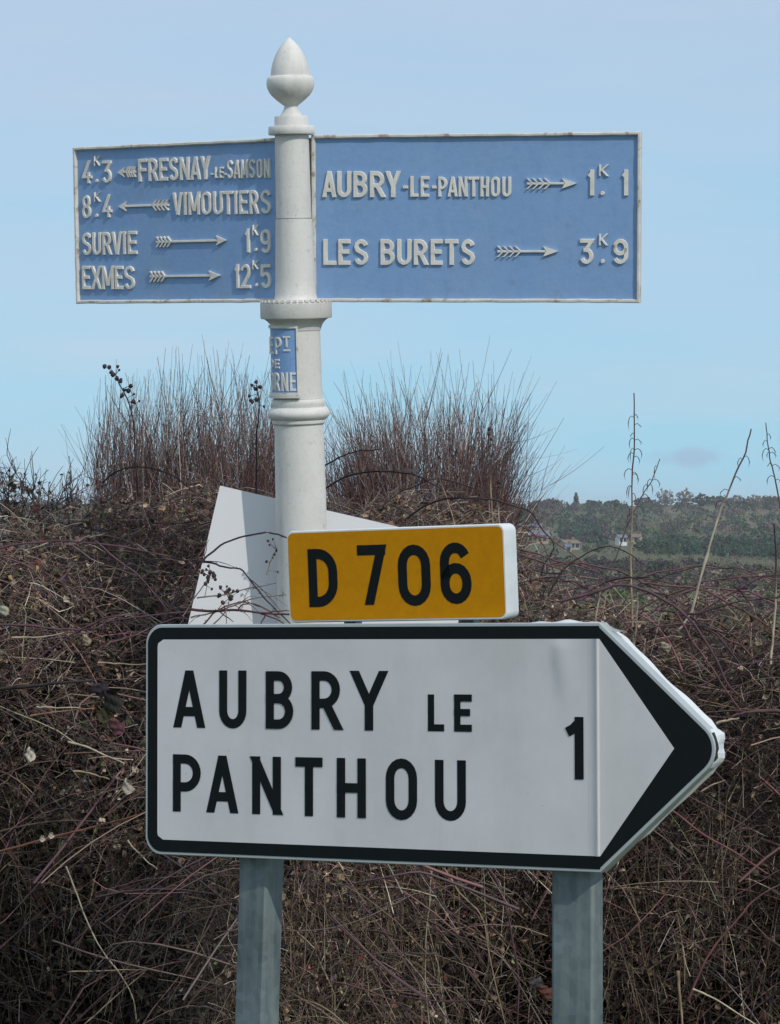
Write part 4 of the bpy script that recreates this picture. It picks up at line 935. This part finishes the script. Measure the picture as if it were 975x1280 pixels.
# crumpled flange at the tip
V = []; Fc = []; tipc = arrow_out(0, .05)
tp2 = [a for a in tipc[2:-2]]
for i, (u, v) in enumerate(tp2):
    wv = (.002, .0035, .006, .0075, .006, .0035, .004, .008, .0105, .0065, .003, .002)[min(i, 11)]; cxr = AP-.07
    dd = Vector((u-cxr, v)).normalized()
    V += [fs(u, v, -.008), fs(u+dd.x*wv*.6, v+dd.y*wv*.6, -.020), fs(u+dd.x*wv, v+dd.y*wv, -.036), fs(u-dd.x*.002, v-dd.y*.002, -.040)]
for i in range(len(tp2)-1):
    for k in range(3): Fc.append((4*i+k, 4*i+4+k, 4*i+5+k, 4*i+1+k))
obj('crumpled_tip', V, Fc, M_ALU, pnl, smooth=False)
V = []; Fc = []
for i, (u, v) in enumerate(tp2[2:-1]):
    dd = Vector((u-(AP-.07), v)).normalized(); g_ = .0006+.0011*abs(math.sin(i*1.7))
    V += [fs(u+dd.x*g_, v+dd.y*g_, -.0045), fs(u+dd.x*g_*1.6, v+dd.y*g_*1.6, -.0125-.002*math.sin(i*2.1))]
for i in range(len(tp2)-4): Fc.append((2*i, 2*i+2, 2*i+3, 2*i+1))
obj('split_seam', V, Fc, M_DARK, pnl)

sF = 11.9*5.0/F
def fl(c_, x0, x1, y0, y1, s=sF, pan=FS, parent=wf, mp_=None, z=.0018):
    letter(c_, pan.box(x0, x1, y0, y1), s, .0004, .0, mp_ or pan.at, M_BLACK, parent, z0=z)
fld = lambda u, v, h: FS.at(u, v, h)
for a in (('A', 218.8, 256, 838, 909.5), ('U', 274.8, 308.6, 838, 910.5), ('B', 333, 367.2, 839, 911), ('R', 390, 426.4, 839, 912), ('Y', 441, 483, 838.5, 913),
          ('P', 217, 251.6, 943, 1014.6), ('A', 260, 297.4, 944.4, 1016), ('N', 316, 351.8, 945.6, 1018), ('T', 370, 403.8, 946.6, 1020), ('H', 421.8, 458, 947.6, 1022), ('O', 483, 522, 948, 1025), ('U', 544.4, 583, 950, 1026)): fl(*a)
fl('L', 535.6, 555.8, 868, 914, 8.6*5/F); fl('E', 568.4, 590.4, 868, 914.5, 8.6*5/F); fl('1', 704.2, 730, 896, 974, 11.6*5/F)

NS = Panel(492.8, 717.9, 5.02, -31.0, 1.0, -1.9, .4445, .1637)
nw, nh = .4445/2, .1637/2
def rrect(off, rad, w_=.4445/2, h__=.1637/2):
    a = []
    for cx_, cy_, t0 in ((w_-off-rad, h__-off-rad, 0), (-w_+off+rad, h__-off-rad, 90), (-w_+off+rad, -h__+off+rad, 180), (w_-off-rad, -h__+off+rad, 270)):
        a += [(cx_+rad*math.cos(R(t0+t)), cy_+rad*math.sin(R(t0+t))) for t in range(0, 91, 10)]
    return a
o0 = rrect(0, .014); o1 = rrect(.002, .012); n = len(o0)
V = [NS.at(u, v, -.040) for u, v in o0]+[NS.at(u, v, -.003) for u, v in o0]+[NS.at(u, v, 0) for u, v in o1]
Fc = [tuple(range(n-1, -1, -1)), tuple(range(2*n, 3*n))]
for k in range(2):
    for i in range(n): j = (i+1) % n; Fc.append((k*n+i, k*n+j, (k+1)*n+j, (k+1)*n+i))
nb = obj('number_panel', V, Fc, M_ALU, ds, smooth=True, sharp=35)
yf = obj('amber_field', *prism(rrect(.0042, .011), NS.at, -.0003, .0006), M_YEL, nb)
for a in (('D', 386, 422, 685.8, 758.6), ('7', 447.6, 482.9, 681, 756), ('0', 498, 538.4, 680.6, 757.4), ('6', 550.6, 589.2, 678, 755)):
    letter(a[0], NS.box(*a[1:]), 12.9*5.02/F, .0004, 0, NS.at, M_BLACK, yf, z0=.0007)
for uu in (-.12, .12):
    obj('bracket', *boxf(lambda a, b_, c_: NS.at(uu+a, b_, c_), -.012, .012, -.16, .02, -.062, -.0405), M_GALV, ds)
# posts: rectangular galvanised tube
def steel(px0, px1, py, yaw, dw, dd, lab, lean=0.0):
    a0 = FS.uv(px0, py)[0]; a1 = FS.uv(px1, py)[0]; um = (a0+a1)/2
    q0 = Vector((0, 0, CH)); ry_ = Vector((((px0+px1)/2-CX)/F, 1, (CY-py)/F)); c0 = q0+ry_*((FS.at(0, 0, -.034-dd/2)-q0).dot(FS.N)/ry_.dot(FS.N))
    V = []; Fc = []
    for z in (.0, FS.at(0, -hh).z-.0, FS.at(0, hh).z-.05):
        for (sx, sy, cx_, cy_) in [(sx, sy, kx, ky) for sx, sy in ((-1, -1), (1, -1), (1, 1), (-1, 1)) for kx, ky in ((1, .7), (.7, 1))]:
            if sx*sy < 0: cx_, cy_ = (cy_, cx_) if False else (cx_, cy_)
            lx = sx*(dw/2-.005*(cx_ < 1)); ly = sy*(dd/2-.005*(cy_ < 1))
            x = lx*math.cos(R(yaw))-ly*math.sin(R(yaw)); y = lx*math.sin(R(yaw))+ly*math.cos(R(yaw))
            V.append((c0.x+x+lean*(c0.z-z), c0.y+y+.02*(z-.9), z))
    # order the 8 corner points round the section
    import itertools
    ang = sorted(range(8), key=lambda i: math.atan2(V[i][1]-c0.y-.02*(V[i][2]-.9), V[i][0]-c0.x-lean*(c0.z-V[i][2])))
    for k in range(2):
        for i in range(8):
            a, b_ = ang[i], ang[(i+1) % 8]; Fc.append((k*8+a, k*8+b_, k*8+8+b_, k*8+8+a))
    Fc.append(tuple(16+i for i in ang)); Fc.append(tuple(ang[::-1]))
    o = obj('post', V, Fc, M_GALV, ds)
    # groove of the folded profile
    return o
steel(297.5, 357, 1075, -38, .068, .050, '', lean=-.030)
steel(689.5, 754, 1092, -28, .078, .044, '', lean=0.0)

# ------------------------------------------------------------------ far landscape
def crown(p, rx, rz, n, sz):
    u = rng.normal(0, 1, (n, 3)); u /= np.linalg.norm(u, axis=1, keepdims=True); r_ = rng.uniform(.35, 1, (n, 1))**.5
    lump = 1+.25*np.sin(u[:, :1]*5+rng.uniform(0, 6))*np.cos(u[:, 2:]*4+rng.uniform(0, 6))
    return p+u*r_*lump*np.array([rx, rx, rz])
M_FOL = mat('winter_foliage', (.08, .08, .05), .85, attr=True, spec=.15)
def forest(items):
    Ps = []; Ss = []; Cs = []
    for (X, Y, hgt, wd, col, nq) in items:
        z = float(terr(np.array(X), np.array(Y))); p = crown(np.array([X, Y, z+hgt*.52]), wd/2, hgt*.5, nq, 0)
        Ps.append(p); Ss.append(rng.uniform(.16, .34, nq)*max(hgt, wd)*.8)
        Cs.append(np.array(col)*rng.uniform(.7, 1.3)*rng.uniform(.85, 1.15, (nq, 1)))
    return leaves(np.concatenate(Ps), np.concatenate(Ss), np.clip(np.concatenate(Cs), 0, 1))
TEAL = (.04, .082, .052); OLV = (.085, .11, .042); PBR = (.10, .075, .075); DGR = (.04, .05, .03); LBR = (.19, .155, .125); DPU = (.055, .045, .055)
def Yp(py): # terrain distance for a picture row
    return float(np.interp(py, [632, 650, 670, 690, 705, 725, 745, 770], [1500, 1200, 950, 750, 600, 450, 330, 230]))
def belt(px0, px1, py0, py1, n, hp, cols, wts, nq=26):
    it = []
    for k in range(n):
        px = rng.uniform(px0, px1); py = rng.uniform(py0, py1)
        if any(abs(px-a) < b_ and c1 < py < c2 for a, b_, c1, c2 in ((674, 17, 674, 705), (716, 14, 680, 708), (784, 16, 676, 702))): continue
        Y = Yp(py)*rng.uniform(.98, 1.02); X = (px-CX)/F*Y
        h = rng.uniform(*hp)*Y/F; c_ = cols[rng.choice(len(cols), p=np.array(wts)/sum(wts))]
        it.append((X, Y, h, h*rng.uniform(.9, 1.6), c_, int(nq*1.7)))
    return it
def wood(name, label, items):
    v, f, c = forest(items); o = obj(name, v, f, M_FOL, cols=c); setp(o, label, 'woodland', 'woods on the far hill', 'stuff')
wood('woodland', 'mixed wood along the crest of the far hill', belt(-350, 1250, 633, 645, 800, (6, 12), [PBR, DGR, LBR, TEAL, OLV], [4, 4, 1.5, 3, 2]))
wood('woodland', 'patchy trees and thickets on the upper slope of the far hill', belt(-350, 1250, 646, 668, 1100, (7, 13), [PBR, DGR, LBR, TEAL, OLV], [3, 3, 1.6, 3, 3], 22))
wood('woodland', 'dark green plantation across the right of the slope', belt(795, 1250, 678, 697, 420, (9, 15), [TEAL, DGR, DPU], [5, 2, 1], 24)+belt(700, 760, 650, 685, 90, (9, 16), [TEAL, DPU], [2, 1], 24))
wood('woodland', 'brown hedgerows and copses in the middle of the slope', belt(380, 830, 672, 700, 330, (5, 10), [PBR, DPU, LBR, OLV], [4, 3, 2, 2], 20))
wood('woodland', 'dark purple brown copse in the valley bottom', belt(380, 880, 708, 735, 420, (8, 14), [DPU, PBR, DGR], [5, 3, 1.5], 24))
wood('woodland', 'olive scrub in the near valley behind the hedge', belt(640, 1250, 733, 775, 260, (12, 24), [OLV, LBR, PBR, DPU], [4, 2, 1.5, 1], 40))
wood('woodland', 'low tan hedgerow lines and rough grass on the pale field strip', belt(640, 1250, 698, 713, 800, (3, 6), [LBR, PBR, (.2, .17, .12), OLV], [2, 2, 1.5, 1], 14))
wood('woodland', 'mixed brown and green thickets between the pale strip and the near scrub', belt(780, 1250, 714, 738, 700, (6, 13), [PBR, OLV, DPU, LBR], [3, 3, 2, 1.5], 24))
# countable trees on the skyline
TG = 'trees on the skyline of the far hill'
sky_trees = [(672, 12, 'wide', 'low rounded tree at the left end of the skyline, above the amber sign corner', PBR), (690, 14, 'wide', 'purple brown bare tree second from the left end of the skyline', PBR),
    (720, 21, 'cone', 'pointed dark conifer on the skyline', TEAL), (741, 12, 'wide', 'dark roundish tree just right of the pointed conifer', DGR), (765, 12, 'wide', 'low tree left of the straight seed stalk on the skyline', DGR),
    (805, 16, 'wide', 'small bare tree left of the tall pale pair on the skyline', PBR), (832, 27, 'bare', 'tallest bare pale tree on the skyline, left of the pair', LBR), (856, 26, 'bare', 'broad bare pale tree on the skyline, right of the pair', LBR),
    (878, 20, 'wide', 'dark bushy tree right of the pale pair', DGR), (900, 18, 'wide', 'green tree behind the long leaning stalk', TEAL), (921, 19, 'bare', 'bare tree right of the long leaning stalk', LBR),
    (944, 19, 'bare', 'bare greyish tree near the right edge of the skyline', LBR), (965, 17, 'wide', 'bushy tree at the right edge of the skyline', PBR)]
for px, hp, kind, lab, col in sky_trees:
    Y = 1470.; X = (px-CX)/F*Y; zt = float(terr(np.array(X), np.array(Y))); z0 = zt-1
    h = max(2.5, (CH+(CY-(632-hp+6))/F*Y)-z0); wpx = {'wide': 24, 'cone': 13, 'bare': 23}[kind]; wd = wpx*Y/F
    t = empty('tree', (X, Y, z0), lab, 'tree', TG)
    q = np.array([[X, Y, z0], [X+.1, Y, z0+h*.35], [X, Y, z0+h*.7]]); v, f = tubes(q[None], np.array([[.35, .25, .1]]), 6)
    obj('trunk', v, f, M_STEM, t, cols=np.ones((18, 3))*.07)
    nq = 240
    if kind == 'cone':
        tt = rng.uniform(0, 1, nq)**1.3; r_ = (1-tt)*wd*.5*rng.uniform(.2, 1, nq); a = rng.uniform(0, 6.28, nq)
        p = np.stack([X+r_*np.cos(a), Y+r_*np.sin(a), z0+h*(.1+.9*tt)], -1)
    else: p = crown(np.array([X, Y, z0+h*.62]), wd/2, h*.4, nq, 0)
    v, f, c_ = leaves(p, rng.uniform(.8, 2.0, nq)*(.7 if kind == 'bare' else 1.1), np.clip(np.array(col)*rng.uniform(.6, 1.4, (nq, 1)), 0, 1))
    obj('crown', v, f, M_FOL, t, cols=c_)
    if kind == 'bare':
        k = 26; s = np.linspace(0, 1, 5)[None, :, None]; a = np.array([X, Y, z0+h*.3])[None]; e_ = crown(np.array([X, Y, z0+h*.66]), wd*.52, h*.42, k, 0)
        pts = a[:, None]+(e_-a)[:, None]*s+np.array([0, 0, 1.])*(s-s*s)*h*.15
        v, f = tubes(pts, np.full((k, 5), .16)*(1-.7*np.linspace(0, 1, 5)[None]), 3); obj('branches', v, f, M_STEM, t, cols=np.ones((len(v), 3))*np.array((.11, .09, .085)))['kind'] = 'stuff'
# houses
M_W1 = mat('cream_render', (.36, .31, .21), .8, noise=[((.40, .33, .22), .6, .45, .7, .6)]); M_W2 = mat('white_render', (.66, .66, .66), .8); M_W3 = mat('tan_render', (.36, .30, .21), .8)
M_SL = mat('slate_roof', (.11, .13, .17), .6, noise=[((.16, .17, .19), .8, .45, .7, .6)]); M_TL = mat('brown_tile_roof', (.17, .12, .09), .7); M_WIN = mat('window_glass', (.03, .035, .045), .2)
def house(label, px, py, wpx, hpx, rpx, wm, rm, yaw, wins, dep=7.0):
    Y = Yp(py+4)*.97; s = Y/F; c0 = P(px, py, Y); w_ = wpx*s; h = hpx*s; rf = rpx*s; z1 = c0.z+hpx*s/2; z0 = min(float(terr(np.array(c0.x), np.array(Y)))-.5, z1-h)
    t = empty('house', (c0.x, Y, z0), label, 'house', 'houses on the far slope')
    ca, sa = math.cos(R(yaw)), math.sin(R(yaw))
    mp_ = lambda x, y, z: (c0.x+x*ca-y*sa, Y+x*sa+y*ca, z)
    V = [mp_(x, y, z) for z in (z0, z1) for x, y in ((-w_/2, 0), (w_/2, 0), (w_/2, dep), (-w_/2, dep))]+[mp_(-w_/2, dep/2, z1+rf), mp_(w_/2, dep/2, z1+rf)]
    obj('wall', V, [(0, 1, 5, 4), (1, 2, 6, 9, 5), (2, 3, 7, 6), (3, 0, 4, 8, 7)], wm, t)
    e_ = .35; V = [mp_(x, y, z) for (x, y, z) in ((-w_/2-e_, -e_, z1-.15), (w_/2+e_, -e_, z1-.15), (w_/2+e_, dep/2, z1+rf+.1), (-w_/2-e_, dep/2, z1+rf+.1), (w_/2+e_, dep+e_, z1-.15), (-w_/2-e_, dep+e_, z1-.15))]
    V += [(a, b_, c_+.2) for a, b_, c_ in V]
    rof = obj('roof', V, [(0, 1, 2, 3), (3, 2, 4, 5), (6, 7, 8, 9), (9, 8, 10, 11), (0, 6, 7, 1), (1, 7, 8, 2), (2, 8, 10, 4), (4, 10, 11, 5), (5, 11, 9, 3), (3, 9, 6, 0)], rm, t)
    cv, cf = boxf(lambda a, b_, c_: Vector(mp_(w_*.3+a, dep/2+b_, z1+rf-.3+c_)), -.35, .35, -.35, .35, 0, 1.3); obj('chimney', cv, cf, M_TL, rof)
    for k in range(wins):
        xw = -w_/2+w_*(k+.5)/wins; zz = z1-h*.45
        v, f = boxf(lambda a, b_, c_: Vector(mp_(xw+a, -c_, zz+b_)), -.45, .45, -.6, .6, -.1, .06); obj('window', v, f, M_WIN, t)
house('cream house with a slate roof right of the amber sign', 672, 674, 24, 10, 5, M_W1, M_SL, -12, 4)
house('tan low house below and right of the cream one', 716, 682, 18, 6, 3, M_W3, M_TL, 15, 3)
house('small white shed left of the tan house end', 711, 686, 6, 5, 2, M_W2, M_SL, 5, 1, 3.5)
house('bright white cottage below the dark wood', 779, 675, 10, 6, 2.5, M_W2, M_SL, 10, 2, 5)
house('small cream barn right of the white cottage', 795, 674, 9, 5, 3, M_W1, M_TL, -15, 1, 5)
house('long slate roofed barn behind the cream house', 660, 660, 34, 3, 3, M_W3, M_SL, 4, 0)

# ------------------------------------------------------------------ haze over the valley
hb = 9000
V = [(x, y, z) for z in (-14, 24) for x, y in ((-2500, -100), (2500, -100), (2500, 5100), (-2500, 5100))]
mh = bpy.data.materials.new('valley_haze'); mh.use_nodes = True; nt = mh.node_tree; nt.nodes.clear()
oo = nt.nodes.new('ShaderNodeOutputMaterial'); pv = nt.nodes.new('ShaderNodeVolumePrincipled'); pv.inputs['Density'].default_value = .00014
pv.inputs['Color'].default_value = (.82, .88, .95, 1); nt.links.new(pv.outputs[0], oo.inputs['Volume'])
o = obj('haze', V, [(3, 2, 1, 0), (4, 5, 6, 7), (0, 1, 5, 4), (1, 2, 6, 5), (2, 3, 7, 6), (3, 0, 4, 7)], mh, origin=(0, 0, -14)); setp(o, 'thin blue winter haze filling the valley', kind='stuff')

# tidy helper properties
for o in bpy.data.objects:
    if '_w' in o: del o['_w']
